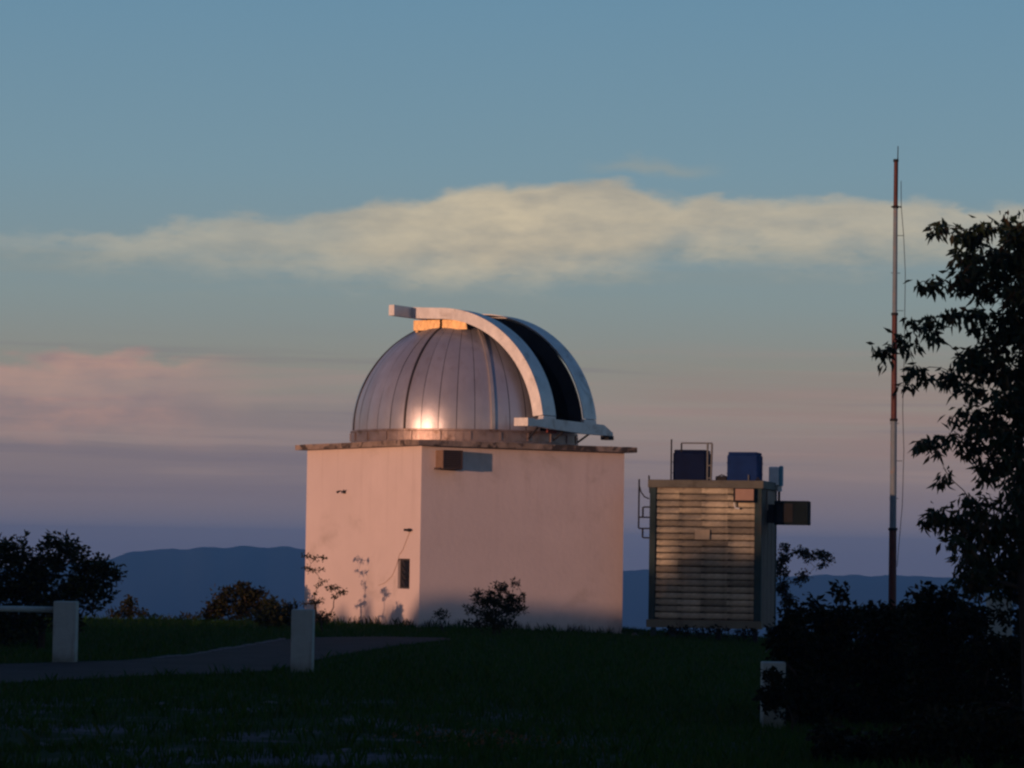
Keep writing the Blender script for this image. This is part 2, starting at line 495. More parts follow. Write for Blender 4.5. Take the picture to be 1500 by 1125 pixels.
# ------------------------------------------------------------------ mesh helpers
class MB:
    def __init__(self):
        self.v, self.f = [], []

    def quad(self, *ps):
        i = len(self.v)
        self.v += [tuple(q) for q in ps]
        self.f.append(tuple(range(i, i + len(ps))))
        return self

    def box(self, x0, x1, y0, y1, z0, z1, ch=0.0):
        """box; ch = chamfer of the vertical and top edges"""
        i = len(self.v)
        if ch <= 0:
            self.v += [(x0, y0, z0), (x1, y0, z0), (x1, y1, z0), (x0, y1, z0), (x0, y0, z1), (x1, y0, z1), (x1, y1, z1), (x0, y1, z1)]
            self.f += [tuple(i + k for k in q) for q in ((0, 3, 2, 1), (4, 5, 6, 7), (0, 1, 5, 4), (1, 2, 6, 5), (2, 3, 7, 6), (3, 0, 4, 7))]
            return self
        rings = []
        for z, ins in ((z0, 0), (z1 - ch, 0), (z1, ch)):
            a0, a1, b0, b1 = x0 + ins, x1 - ins, y0 + ins, y1 - ins
            cpt = [(a0 + ch, b0), (a1 - ch, b0), (a1, b0 + ch), (a1, b1 - ch), (a1 - ch, b1), (a0 + ch, b1), (a0, b1 - ch), (a0, b0 + ch)]
            s = len(self.v)
            self.v += [(q[0], q[1], z) for q in cpt]
            rings.append(s)
        for a, b_ in zip(rings[:-1], rings[1:]):
            for k in range(8):
                self.f.append((a + k, a + (k + 1) % 8, b_ + (k + 1) % 8, b_ + k))
        self.f.append(tuple(rings[-1] + k for k in range(8)))
        self.f.append(tuple(rings[0] + k for k in reversed(range(8))))
        return self

    def tube(self, pts, rad, n=8, cap=True):
        pts = [Vector(q) for q in pts]
        if not hasattr(rad, '__len__'):
            rad = [rad] * len(pts)
        prev = None
        rings = []
        for k, q in enumerate(pts):
            if k == 0:
                d = pts[1] - q
            elif k == len(pts) - 1:
                d = q - pts[k - 1]
            else:
                d = pts[k + 1] - pts[k - 1]
            d.normalize()
            a = Vector((0, 0, 1)) if abs(d.z) < 0.9 else Vector((1, 0, 0))
            if prev is not None and abs(prev.dot(d)) < 0.95:
                a = prev
            x = (a - d * a.dot(d)).normalized()
            prev = x
            y = d.cross(x)
            s = len(self.v)
            for j in range(n):
                an = 2 * PI * j / n
                self.v.append(tuple(q + (x * math.cos(an) + y * math.sin(an)) * rad[k]))
            rings.append(s)
        for a, b_ in zip(rings[:-1], rings[1:]):
            for j in range(n):
                self.f.append((a + j, a + (j + 1) % n, b_ + (j + 1) % n, b_ + j))
        if cap:
            self.f.append(tuple(rings[0] + j for j in reversed(range(n))))
            self.f.append(tuple(rings[-1] + j for j in range(n)))
        return self

    def prism(self, poly, axis, a0, a1):
        """poly of 2D points extruded along axis ('x','y','z')"""
        def mk(p_, a):
            if axis == 'x':
                return (a, p_[0], p_[1])
            if axis == 'y':
                return (p_[0], a, p_[1])
            return (p_[0], p_[1], a)
        i = len(self.v)
        n = len(poly)
        self.v += [mk(q, a0) for q in poly] + [mk(q, a1) for q in poly]
        self.f.append(tuple(i + k for k in range(n)))
        self.f.append(tuple(i + n + k for k in reversed(range(n))))
        for k in range(n):
            self.f.append((i + k, i + (k + 1) % n, i + n + (k + 1) % n, i + n + k))
        return self

    def mesh(self, name, m_, smooth=False):
        used = sorted({i for q in self.f for i in q})
        if len(used) < len(self.v):
            mp_ = {o_: k for k, o_ in enumerate(used)}
            self.v = [self.v[i] for i in used]
            self.f = [tuple(mp_[i] for i in q) for q in self.f]
        me = bpy.data.meshes.new(name)
        me.from_pydata(self.v, [], self.f)
        import bmesh
        bm = bmesh.new()
        bm.from_mesh(me)
        bmesh.ops.recalc_face_normals(bm, faces=bm.faces)
        bm.to_mesh(me)
        bm.free()
        if smooth:
            for q in me.polygons:
                q.use_smooth = True
        me.materials.append(m_)
        return me

    def build(self, name, m_, parent=None, smooth=False, **props):
        o = bpy.data.objects.new(name, self.mesh(name, m_, smooth))
        COL.objects.link(o)
        if parent:
            o.parent = parent
        for k, v in props.items():
            o[k] = v
        return o


def inst(name, me, parent=None, loc=(0, 0, 0), rot=(0, 0, 0), **props):
    o = bpy.data.objects.new(name, me)
    COL.objects.link(o)
    if parent:
        o.parent = parent
    o.location = loc
    o.rotation_euler = rot
    for k, v in props.items():
        o[k] = v
    return o


def thing(name, label, cat, loc=(0, 0, 0), rz=0.0, group=None):
    o = bpy.data.objects.new(name, None)
    o.empty_display_size = 0.2
    COL.objects.link(o)
    o.location = loc
    o.rotation_euler = (0, 0, rz)
    o['label'] = label
    o['category'] = cat
    if group:
        o['group'] = group
    return o


def tag(o, label=None, cat=None, group=None, kind=None):
    if label:
        o['label'] = label
    if cat:
        o['category'] = cat
    if group:
        o['group'] = group
    if kind:
        o['kind'] = kind
    return o


def np_mesh(name, verts, faces, m_):
    """verts (n,3) float, faces (m,k) int"""
    me = bpy.data.meshes.new(name)
    nv, nf, k = len(verts), len(faces), faces.shape[1]
    me.vertices.add(nv)
    me.vertices.foreach_set('co', verts.astype(np.float32).ravel())
    me.loops.add(nf * k)
    me.loops.foreach_set('vertex_index', faces.astype(np.int32).ravel())
    me.polygons.add(nf)
    me.polygons.foreach_set('loop_start', np.arange(0, nf * k, k, dtype=np.int32))
    me.update(calc_edges=True)
    me.validate()
    me.materials.append(m_)
    return me


# ------------------------------------------------------------------ terrain
def radial_sheet(name, cx, cy, radii, nseg, zf, m_):
    vs = [(cx, cy, zf(cx, cy))]
    fs = []
    for r_ in radii:
        for k in range(nseg):
            a = 2 * PI * k / nseg
            x, y = cx + r_ * math.cos(a), cy + r_ * math.sin(a)
            vs.append((x, y, zf(x, y)))
    for k in range(nseg):
        fs.append((0, 1 + k, 1 + (k + 1) % nseg))
    for i in range(len(radii) - 1):
        a, b_ = 1 + i * nseg, 1 + (i + 1) * nseg
        for k in range(nseg):
            fs.append((a + k, b_ + k, b_ + (k + 1) % nseg, a + (k + 1) % nseg))
    me = bpy.data.meshes.new(name)
    me.from_pydata(vs, [], fs)
    for q in me.polygons:
        q.use_smooth = True
    me.materials.append(m_)
    o = bpy.data.objects.new(name, me)
    COL.objects.link(o)
    return o


radii = [0.7 * k for k in range(1, 72)]
while radii[-1] < 5000:
    radii.append(radii[-1] * 1.07 + 0.4)
radii = [r_ for r_ in radii if r_ < 4950] + [5100]
ground = radial_sheet('ground', 0, 40, radii, 240, gz, M_ground)
tag(ground, kind='structure')

RIDGE = [(-6000, 850), (-2500, 828), (-900, 838), (-200, 846), (0, 842), (120, 832), (165, 827), (195, 817), (215, 816), (245, 810), (270, 811), (305, 806), (335, 808), (362, 804.5), (395, 807), (425, 805), (450, 809), (500, 813), (600, 824), (700, 830), (900, 833), (960, 831), (1050, 834), (1150, 836),
         (1230, 833), (1310, 834), (1390, 836), (1500, 835), (2200, 842), (4000, 835), (7000, 850)]


def ridge_z(azd, dist):
    """ridge height for a bearing; the listed profile covers the front, noise the rest"""
    if abs(azd) < 55:
        px = 750 + FOC * math.tan(R(azd))
        for (a, ya), (b_, yb) in zip(RIDGE[:-1], RIDGE[1:]):
            if a <= px <= b_:
                t_ = (px - a) / (b_ - a)
                t_ = t_ * t_ * (3 - 2 * t_) * 0.5 + t_ * 0.5
                y = ya + (yb - ya) * t_
                break
        else:
            y = 850
    else:
        y = 850
    y += 2.6 * noise.noise(Vector((azd * 1.1, 0.3, 0))) + 1.8 * noise.noise(Vector((azd * 3.0, 5.3, 0))) + 0.9 * noise.noise(Vector((azd * 9.0, 8.3, 0)))
    return EYE + (802 - y) / FOC * dist


def mountain_mesh(name, dist, depth, foot, drop=0.0, rseed=0.0, step=0.12):
    vs, fs = [], []
    prof = [(-1.0, 0.0), (-0.75, 0.16), (-0.5, 0.40), (-0.28, 0.66), (-0.12, 0.86), (0.0, 1.0), (0.2, 0.9), (0.6, 0.5), (1.0, 0.0)]
    A = np.arange(-180, 180 - 1e-6, step)
    for azd in A:
        zt = ridge_z(float(azd), dist) - drop + rseed * 14 * noise.noise(Vector((azd * 0.25, rseed * 7, 0)))
        for dr, h in prof:
            d = dist + dr * depth
            n_ = noise.noise(Vector((azd * 0.8, dr * 3, 2 + rseed))) * 0.10 * (1 if 0.05 < h < 0.95 else 0)
            z = foot + (zt - foot) * min(1.0, max(0, h + n_))
            vs.append((d * math.sin(R(azd)), d * math.cos(R(azd)), z))
    n, k = len(A), len(prof)
    for i in range(n):
        j = (i + 1) % n
        for q in range(k - 1):
            fs.append((i * k + q, j * k + q, j * k + q + 1, i * k + q + 1))
    me = bpy.data.meshes.new(name)
    me.from_pydata(vs, [], fs)
    for q in me.polygons:
        q.use_smooth = True
    me.materials.append(M_hill)
    o = bpy.data.objects.new(name, me)
    COL.objects.link(o)
    tag(o, kind='structure')
    return o


mountain_mesh('mountains', 4000, 1000, -345, step=0.06)

# haze: one closed box of thin bluish air
hz = MB().box(-5200, 5200, -5200, 5200, -420, 26).build('haze', M_dark)
hz.data.materials.clear()
mh = bpy.data.materials.new('haze_air')
mh.use_nodes = True
N = NT(mh.node_tree)
N.n.remove(N.n['Principled BSDF'])
pv = N.node('ShaderNodeVolumePrincipled')
pv.inputs['Color'].default_value = (0.14, 0.44, 1.0, 1)
pv.inputs['Density'].default_value = 0.00025
pv.inputs['Anisotropy'].default_value = 0.0
N.l.new(pv.outputs[0], N.n['Material Output'].inputs['Volume'])
hz.data.materials.append(mh)
tag(hz, kind='stuff')

# road
up_px = [(-300, 990), (-100, 980), (0, 975), (90, 972), (180, 969), (270, 962), (340, 951), (415, 938), (460, 935), (560, 934), (650, 935.5)]
lo_px = [(-300, 1017), (-100, 1008), (0, 1003), (110, 997), (230, 991), (330, 989), (395, 985), (450, 972), (520, 957), (600, 945), (665, 938)]
UP = [ground_at(*q) for q in up_px]
LO = [ground_at(*q) for q in lo_px]


def resample(P, n):
    L = [0]
    for a, b_ in zip(P[:-1], P[1:]):
        L.append(L[-1] + (b_ - a).length)
    o_ = []
    for i in range(n):
        s = L[-1] * i / (n - 1)
        for k in range(len(P) - 1):
            if s <= L[k + 1] + 1e-9:
                t_ = (s - L[k]) / (L[k + 1] - L[k])
                o_.append(P[k].lerp(P[k + 1], t_))
                break
    return o_


nU = 120
U_, L_ = resample(UP, nU), resample(LO, nU)
mb = MB()
for i in range(nU):
    for j in range(7):
        q = U_[i].lerp(L_[i], j / 6)
        if j in (0, 6):
            q = q + (U_[i] - L_[i]).normalized() * 0.10 * noise.noise(Vector((q.x * 1.3, q.y * 1.3, j)))
        mb.v.append((q.x, q.y, gz(q.x, q.y) + 0.02))
for i in range(nU - 1):
    for j in range(6):
        a = i * 7 + j
        mb.f.append((a, a + 1, a + 8, a + 7))
road = mb.build('road', M_asph, smooth=True)
tag(road, kind='structure')
ROAD_POLY = np.array([(q.x, q.y) for q in U_] + [(q.x, q.y) for q in reversed(L_)])

kerb = thing('kerb', 'low pale kerb of short stones along the far edge of the dark road', 'kerb', (0, 0, 0))
K_ = resample([ground_at(*q) for q in [(225, 966), (270, 962), (340, 951), (415, 938)]], 26)
for a, b_ in zip(K_[:-1], K_[1:]):
    d = (b_ - a)
    me_ = MB().box(-d.length / 2 + 0.02, d.length / 2 - 0.02, -0.05, 0.05, -0.1, 0.035, 0.012)
    mid = (a + b_) / 2
    o = me_.build('kerb_stone', M_kerb, kerb)
    o.location = (mid.x, mid.y, gz(mid.x, mid.y) + random.uniform(-0.012, 0.012))
    o.rotation_euler = (0, 0, math.atan2(d.y, d.x) + random.uniform(-0.02, 0.02))

# ------------------------------------------------------------------ observatory building
TH = R(31.7)
S = 5.08
NX, NY = -1.86, 64.0
bld = thing('observatory_building', 'square pale rendered block with flat roof slab carrying the metal dome', 'building', (NX, NY, 0), TH)
H = 3.78
T = 0.22
# left face: local x = 0 plane (towards -x); window hole y 0.40..0.90, z 0.80..1.43
wy0, wy1, wz0, wz1 = 0.42, 0.92, 0.79, 1.42
wall = MB()
wall.box(0, T, 0, S, -0.6, wz0)
wall.box(0, T, 0, S, wz1, H)
wall.box(0, T, 0, wy0, wz0, wz1)
wall.box(0, T, wy1, S, wz0, wz1)
wall.build('wall', M_wall, bld, label='sunlit wall with the small dark window')
MB().box(T, S, 0, T, -0.6, H).build('wall', M_wall, bld)
MB().box(S - T, S, T, S - T, -0.6, H).build('wall', M_wall, bld)
MB().box(T, S, S - T, S, -0.6, H).build('wall', M_wall, bld)
# slab with uneven edges
O = 0.2
sl = MB()
nseg = 26
ring = []
for side in range(4):
    for k in range(nseg):
        t_ = -O + (S + 2 * O) * k / nseg
        if side == 0:
            q = (t_, -O)
        elif side == 1:
            q = (S + O, t_)
        elif side == 2:
            q = (S - t_, S + O)
        else:
            q = (-O, S - t_)
        ring.append(q)
c0 = S / 2
n = len(ring)
for z, k in ((H, 0), (H + 0.115, 1)):
    for q in ring:
        j = 0.012 * noise.noise(Vector((q[0] * 5, q[1] * 5, k * 3.0)))
        dx, dy = (q[0] - c0), (q[1] - c0)
        l_ = math.hypot(dx, dy)
        sl.v.append((q[0] + dx / l_ * j, q[1] + dy / l_ * j, z + (0.010 * noise.noise(Vector((q[0] * 4, q[1] * 4, 9))) if k else 0)))
for k in range(n):
    sl.f.append((k, (k + 1) % n, n + (k + 1) % n, n + k))
sl.v += [(c0, c0, H), (c0, c0, H + 0.12)]
for k in range(n):
    sl.f.append((2 * n, (k + 1) % n, k))
    sl.f.append((2 * n + 1, n + k, n + (k + 1) % n))
sl.build('roof_slab', M_slab, bld)
# window
wf = MB()
fx0, fx1 = 0.055, 0.10
wf.box(fx0, fx1, wy0, wy0 + 0.035, wz0, wz1)
wf.box(fx0, fx1, wy1 - 0.035, wy1, wz0, wz1)
wf.box(fx0, fx1, wy0 + 0.035, wy1 - 0.035, wz1 - 0.035, wz1)
wf.box(fx0, fx1, wy0 + 0.035, wy1 - 0.035, wz0, wz0 + 0.035)
win = wf.build('window', M_wframe, bld)
pm_ = MB().box(-0.006, 0.006, wy0 + 0.036, wy1 - 0.036, -0.073, 0.073).mesh('pane', M_glass)
for k in range(4):
    inst('pane', pm_, win, (0.08, 0, wz0 + 0.105 + k * 0.14), (0, R(-14 + random.uniform(-4, 4)), 0))
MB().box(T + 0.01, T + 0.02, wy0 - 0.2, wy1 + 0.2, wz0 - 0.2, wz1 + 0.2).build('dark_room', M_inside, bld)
# cable down the sunlit wall
pts = []
for q in [(0.42, 2.0), (0.55, 1.83), (0.70, 1.62), (0.86, 1.50), (0.95, 1.30), (1.15, 1.05), (1.45, 0.90), (1.75, 0.84)]:
    pts.append((-0.008, q[0], q[1]))
MB().tube(pts, 0.006, 5).build('cable', mat('wall_cable', (0.48, 0.38, 0.34), 0.8), bld)

# wall lamps (small dark fittings)
def fitting(name, label, y, z, kind):
    w = Matrix.Translation((NX, NY, 0)) @ Matrix.Rotation(TH, 4, 'Z') @ Vector((0, y, z))
    tt_ = thing(name, label, 'wall fitting', w, TH, 'small dark fittings on the sunlit wall')
    MB().box(-0.03, 0, -0.05, 0.05, -0.035, 0.035, 0.006).build('base_plate', M_dark, tt_)
    if kind == 0:
        MB().tube([(-0.02, 0, 0), (-0.09, 0.05, 0.02), (-0.13, 0.12, -0.01)], [0.012, 0.012, 0.03], 7).build('lamp_head', M_dark, tt_)
        MB().tube([(-0.02, 0, 0), (-0.07, -0.06, 0.035), (-0.10, -0.12, 0.045)], 0.010, 6).build('arm', M_dark, tt_)
    else:
        for s in (-0.09, 0.01, 0.12):
            MB().box(-0.07, -0.03, s - 0.03, s + 0.03, -0.022, 0.028, 0.008).build('connector', M_dark, tt_)
        MB().box(-0.045, -0.028, -0.12, 0.15, -0.012, 0.012).build('rail', M_dark, tt_)


fitting('wall_lamp', 'small dark lamp bracket high on the sunlit wall far from any window', 3.30, 2.84, 0)
fitting('cable_bracket', 'small dark cable bracket near the corner above the window', 0.44, 2.02, 1)


def bl(x, y, z):
    return Matrix.Translation((NX, NY, 0)) @ Matrix.Rotation(TH, 4, 'Z') @ Vector((x, y, z))


# air conditioner under the slab
ac = thing('air_conditioner', 'brown boxy air conditioner sticking out of the wall just under the roof slab', 'air conditioner', bl(0.34, 0, 3.31), TH)
MB().box(0.0, 0.47, -0.30, 0, 0, 0.385, 0.0).build('casing', M_ac, ac)
fr = MB()
fr.box(0.0, 0.022, -0.322, -0.302, 0, 0.385)
fr.box(0.452, 0.47, -0.322, -0.302, 0, 0.385)
fr.box(0.023, 0.451, -0.322, -0.302, 0.365, 0.385)
fr.box(0.023, 0.451, -0.322, -0.302, 0, 0.02)
g_ = fr.build('front_frame', M_acg, ac)
for k in range(8):
    MB().box(0.024, 0.450, -0.317, -0.304, 0.030 + k * 0.042, 0.052 + k * 0.042).build('grille_slat', M_acg, g_)
MB().box(0.03, 0.44, -0.3025, -0.3005, 0.02, 0.365).build('grille_back', M_inside, ac)
MB().box(-0.035, -0.004, -0.24, 0, -0.02, 0.02).build('bracket', M_acg, ac)
MB().box(0.474, 0.505, -0.24, 0, -0.02, 0.02).build('bracket', M_acg, ac)

# ------------------------------------------------------------------ dome
cxy = bl(S / 2, S / 2, H + 0.115)
DR = 2.48
ZS = 0.29
BET = R(-30)
dome = thing('observatory_dome', 'silver metal observatory dome with open slit resting on the roof slab', 'dome', cxy, BET)


def revolve(profile, n=96, a0=0, a1=2 * PI):
    mb_ = MB()
    full = abs(a1 - a0 - 2 * PI) < 1e-6
    cnt = n if full else n + 1
    for k in range(cnt):
        a = a0 + (a1 - a0) * k / n
        for r_, z in profile:
            mb_.v.append((r_ * math.cos(a), r_ * math.sin(a), z))
    m = len(profile)
    for k in range(n):
        j = (k + 1) % cnt
        for i in range(m - 1):
            mb_.f.append((k * m + i, j * m + i, j * m + i + 1, k * m + i + 1))
    return mb_


ring_o = revolve([(2.30, 0.0), (2.50, 0.0), (2.50, 0.04), (2.485, 0.05), (2.485, 0.24), (2.50, 0.25), (2.50, 0.285), (2.44, 0.295), (2.30, 0.295)], 96).build('base_ring', M_ring, dome)
for k in range(24):
    a = R(k * 15 + 4)
    o = MB().box(-0.012, 0.012, -0.015, 0.015, 0.06, 0.235).build('ring_lug', M_ring, ring_o)
    o.location = (2.5 * math.cos(a), 2.5 * math.sin(a), 0)
    o.rotation_euler = (0, 0, a)


def in_slit(x, y):
    return abs(y) < 0.74 and x > -0.62


# shell liner
lin = MB()
NA, NE = 120, 30
for i in range(NE + 1):
    e = PI / 2 * i / NE
    for k in range(NA):
        a = 2 * PI * k / NA
        lin.v.append((2.45 * math.cos(e) * math.cos(a), 2.45 * math.cos(e) * math.sin(a), ZS + 2.45 * math.sin(e)))
for i in range(NE):
    for k in range(NA):
        j = (k + 1) % NA
        q = (i * NA + k, i * NA + j, (i + 1) * NA + j, (i + 1) * NA + k)
        cx_ = sum(lin.v[m][0] for m in q) / 4
        cy_ = sum(lin.v[m][1] for m in q) / 4
        if not in_slit(cx_, cy_):
            lin.f.append(q)
lin.build('dome_lining', M_inside, dome, smooth=True)

# gore panels, nine degrees each, every one very slightly out of true
for g in range(40):
    mb = MB()
    a0, a1 = R(g * 9 + 0.15), R(g * 9 + 8.85)
    nc, ne = 5, 34
    dr = random.uniform(-0.004, 0.004)
    tilt = random.uniform(-0.003, 0.003)
    for i in range(ne + 1):
        e = R(88.5) * i / ne
        for k in range(nc + 1):
            a = a0 + (a1 - a0) * k / nc
            s = k / nc * 2 - 1
            rr = DR + dr + tilt * s * math.cos(e) - 0.004 * s * s * math.cos(e) + 0.003 * math.sin(e * 9 + g)
            mb.v.append((rr * math.cos(e) * math.cos(a), rr * math.cos(e) * math.sin(a), ZS + rr * math.sin(e)))
    w_ = nc + 1
    for i in range(ne):
        for k in range(nc):
            q = (i * w_ + k, i * w_ + k + 1, (i + 1) * w_ + k + 1, (i + 1) * w_ + k)
            cx_ = sum(mb.v[m][0] for m in q) / 4
            cy_ = sum(mb.v[m][1] for m in q) / 4
            if not in_slit(cx_, cy_):
                mb.f.append(q)
    mb.build('dome_panel', M_dome, dome, smooth=True)
# meridian ribs
for k in range(8):
    ad = k * 45
    if ad == 0:
        continue
    emax = 86 if ad in (135, 180, 225, 90, 270) else 70
    if ad in (45, 315):
        emax = 62
    if ad in (90, 270):
        emax = 66
    a = R(ad)
    mb = MB()
    n_ = 30
    bright = ad == 315
    wd, ht = (0.035, 0.05) if bright else (0.022, 0.02)
    for i in range(n_ + 1):
        e = R(emax) * i / n_
        c_, s_ = math.cos(e), math.sin(e)
        for (off, hh) in ((-wd, -0.02), (-wd, ht), (wd, ht), (wd, -0.02)):
            rr = DR + hh
            x, z = rr * c_, ZS + rr * s_
            mb.v.append((x * math.cos(a) - off * math.sin(a), x * math.sin(a) + off * math.cos(a), z))
    for i in range(n_):
        for j in range(4):
            mb.f.append((i * 4 + j, i * 4 + (j + 1) % 4, (i + 1) * 4 + (j + 1) % 4, (i + 1) * 4 + j))
    mb.f.append((0, 1, 2, 3))
    mb.f.append((n_ * 4 + 3, n_ * 4 + 2, n_ * 4 + 1, n_ * 4))
    mb.build('rib', M_ribl if bright else M_rib, dome)


def arch(section, a_end, straight, m_, name, rise=0.0, n=34, parent=None):
    """sweep a closed (y, r) section over the dome from the front (angle a_end from zenith) to the back"""
    mb_ = MB()
    st = []
    for i in range(n + 1):
        al = R(a_end) * (1 - i / n)
        st.append((math.sin(al), math.cos(al), 0.0))
    rows = 0
    for (sx, cz, _) in st:
        for (y, r_) in section:
            mb_.v.append((r_ * sx, y, ZS + r_ * cz))
        rows += 1
    if straight > 0:
        for t_ in (0.5, 1.0):
            for (y, r_) in section:
                mb_.v.append((-straight * t_, y, ZS + r_ + rise * t_))
            rows += 1
    m = len(section)
    for i in range(rows - 1):
        for j in range(m):
            mb_.f.append((i * m + j, i * m + (j + 1) % m, (i + 1) * m + (j + 1) % m, (i + 1) * m + j))
    mb_.f.append(tuple(range(m)))
    mb_.f.append(tuple((rows - 1) * m + j for j in reversed(range(m))))
    return mb_.build(name, m_, parent or dome, smooth=False)


RO = 2.67
for s in (-1, 1):
    sec = [(s * 1.20, RO - 0.24), (s * 1.20, RO), (s * 0.62, RO), (s * 0.62, RO - 0.02), (s * 1.165, RO - 0.02), (s * 1.165, RO - 0.24)]
    shut = arch(sec, 83, 0.66, M_leafpaint, 'shutter', rise=0.03)
    # foot of the shutter above the track
    MB().prism([(s * 0.62, 0.40), (s * 1.22, 0.40), (s * 1.17, 0.60), (s * 0.63, 0.60)], 'x', 2.53, 2.655).build('foot', M_leafpaint, shut)
# slit curbs
for s in (-1, 1):
    sec = [(s * 0.62, 2.30), (s * 0.62, 2.60), (s * 0.68, 2.60), (s * 0.68, 2.30)]
    arch(sec, 88, 0.6, M_dark, 'slit_curb')
    # two bright top plates per side, under the flat part of the shutter
    for (x0, x1) in ((-0.70, -0.03), (0.03, 0.66)):
        pl = MB()
        pl.prism([(x0, 2.20 + ZS), (x1, 2.20 + ZS), (x1 - (0.04 if x1 > 0.5 else 0), 2.42 + ZS), (x0, 2.42 + ZS)], 'y', s * 1.02, s * 1.06)
        pl.build('top_plate', M_curb, dome)
MB().box(-0.68, -0.62, -1.0, 1.0, ZS + 2.1, ZS + 2.42).build('rear_plate', M_curb, dome)
# upper track
ut = MB().box(-0.80, -0.665, -1.92, 1.92, ZS + RO - 0.20, ZS + RO + 0.03)
uto = ut.build('upper_track', M_leafpaint, dome)
# lower track: a plate on edge with gusset end
lt = MB().prism([(-2.05, 0.36), (-2.05, 0.47), (-1.25, 0.53), (1.20, 0.50), (1.62, 0.34), (1.62, 0.27), (0.2, 0.27), (-1.0, 0.31)], 'x', 2.70, 2.84)
lto = lt.build('lower_track', M_leafpaint, dome)
MB().box(2.62, 2.95, -2.36, -2.06, 0.33, 0.50, 0.0).build('end_box', M_leafpaint, lto)
MB().box(2.66, 2.86, 1.38, 1.62, 0.18, 0.268).build('end_stop', M_dark, lto)
MB().box(2.66, 2.842 - 0.15, -1.05, -0.65, 0.24, 0.30).build('bracket', M_rust, lto)
for y in (-1.6, -0.4, 0.8):
    MB().tube([(2.45, y * 0.9, 0.10), (2.76, y, 0.33)], 0.022, 6).build('strut', M_dark, lto)

# ------------------------------------------------------------------ equipment cabin on stilts
CX, CY = 3.0, 66.0
CR = R(-13)
cab = thing('equipment_cabin', 'tall narrow cabin on short legs clad in dull metal slats beside the observatory', 'cabin', (CX, CY, 0), CR)
CW, CD, CZ0, CZ1 = 2.42, 2.3, 0.03, 3.19


def cl(x, y, z):
    return Matrix.Translation((CX, CY, 0)) @ Matrix.Rotation(CR, 4, 'Z') @ Vector((x, y, z))


MB().box(0.05, CW - 0.05, 0.06, CD - 0.05, CZ0 + 0.02, CZ1 - 0.03).build('core', M_sidep, cab)
for (x0, x1) in ((0, 0.13), (CW - 0.15, CW)):
    MB().box(x0, x1, -0.03, 0.10, CZ0 + 0.17, CZ1 - 0.17).build('corner_post', M_frame, cab)
    MB().box(x0, x1, CD - 0.12, CD, CZ0, CZ1 - 0.17).build('corner_post', M_frame, cab)
MB().box(-0.04, CW + 0.04, -0.06, CD + 0.04, CZ1 - 0.165, CZ1, 0.012).build('roof_edge', mat('roof_trim', (0.105, 0.115, 0.10), 0.7, var=0.2, vscale=3, stain=((0.06, 0.06, 0.05), 2.2, 0.52, 0.7)), cab)
MB().box(-0.04, CW + 0.03, -0.055, 0.10, CZ0, CZ0 + 0.165).build('bottom_sill', M_sill, cab)
# slats: rows of warped sheets in four columns
rows = 20
cols = [0.135, 0.62, 1.12, 1.68, CW - 0.155]
zz0, zz1 = CZ0 + 0.18, CZ1 - 0.175
ph = (zz1 - zz0) / rows
for cidx in range(4):
    w = cols[cidx + 1] - cols[cidx] + 0.02
    variants = []
    for vv in range(3):
        mb = MB()
        nxs, nzs = 3, 4
        for i in range(nxs + 1):
            for k in range(nzs + 1):
                x = w * i / nxs
                tz = k / nzs
                z = (tz - 0.5) * (ph - 0.001)
                y = -0.006 * math.sin(PI * tz) - 0.003 * (1 - tz) + 0.004 * math.sin(i * 2.1 + vv * 2)
                mb.v.append((x, y, z))
        for i in range(nxs):
            for k in range(nzs):
                a = i * (nzs + 1) + k
                mb.f.append((a, a + nzs + 1, a + nzs + 2, a + 1))
        # return edges give the sheet thickness
        base_i = len(mb.v)
        for i in range(nxs + 1):
            x = w * i / nxs
            mb.v.append((x, 0.03, -0.5 * (ph - 0.001)))
        for i in range(nxs):
            mb.f.append((i * (nzs + 1), base_i + i, base_i + i + 1, (i + 1) * (nzs + 1)))
        variants.append(mb.mesh('slat', M_slat, True))
    for r_ in range(rows):
        inst('slat', random.choice(variants), cab, (cols[cidx] - 0.002, 0.028 + 0.003 * (cidx % 2) + random.uniform(-0.004, 0.004), zz0 + ph * (r_ + 0.5)),
             (R(random.gauss(0, 2.0)), R(random.gauss(0, 0.3)), R(random.gauss(0, 0.35))))
# right side cladding
for k in range(7):
    y0 = 0.11 + k * (CD - 0.24) / 7
    MB().box(CW - 0.045, CW - 0.012 + 0.004 * (k % 2), y0 + 0.004, y0 + (CD - 0.24) / 7 - 0.004, CZ0 + 0.02, CZ1 - 0.17).build('side_panel', M_side, cab)
MB().box(CW - 0.005, CW + 0.02, 0.7, 1.9, CZ1 - 0.62, CZ1 - 0.20).build('side_hatch', M_sidep, cab)
MB().box(0.012, 0.045, 0.11, CD - 0.13, CZ0 + 0.02, CZ1 - 0.17).build('side_panel', M_side, cab)
MB().box(0.99, 1.31, -0.045, -0.03, 1.92, 2.13, 0.0).build('name_plate', M_plate, cab)
for (x, y) in ((0.10, 0.05), (0.52, 0.12), (1.5, 0.1), (CW - 0.12, 0.05), (0.10, CD - 0.1), (CW - 0.12, CD - 0.1)):
    MB().box(x - 0.05, x + 0.05, y - 0.05, y + 0.05, -0.75, CZ0 - 0.003).build('leg', M_frame if x < 1 else M_dark, cab)
MB().tube([(1.86, -0.06, 2.90), (1.84, -0.07, 2.70), (1.86, -0.06, 2.60), (1.95, -0.055, 2.585)], 0.022, 7).build('conduit', M_radome, cab)
MB().tube([(2.30, -0.05, CZ1), (2.34, -0.05, CZ1 + 0.07), (2.37, -0.05, CZ1)], 0.02, 6).build('roof_eye', M_dark, cab)

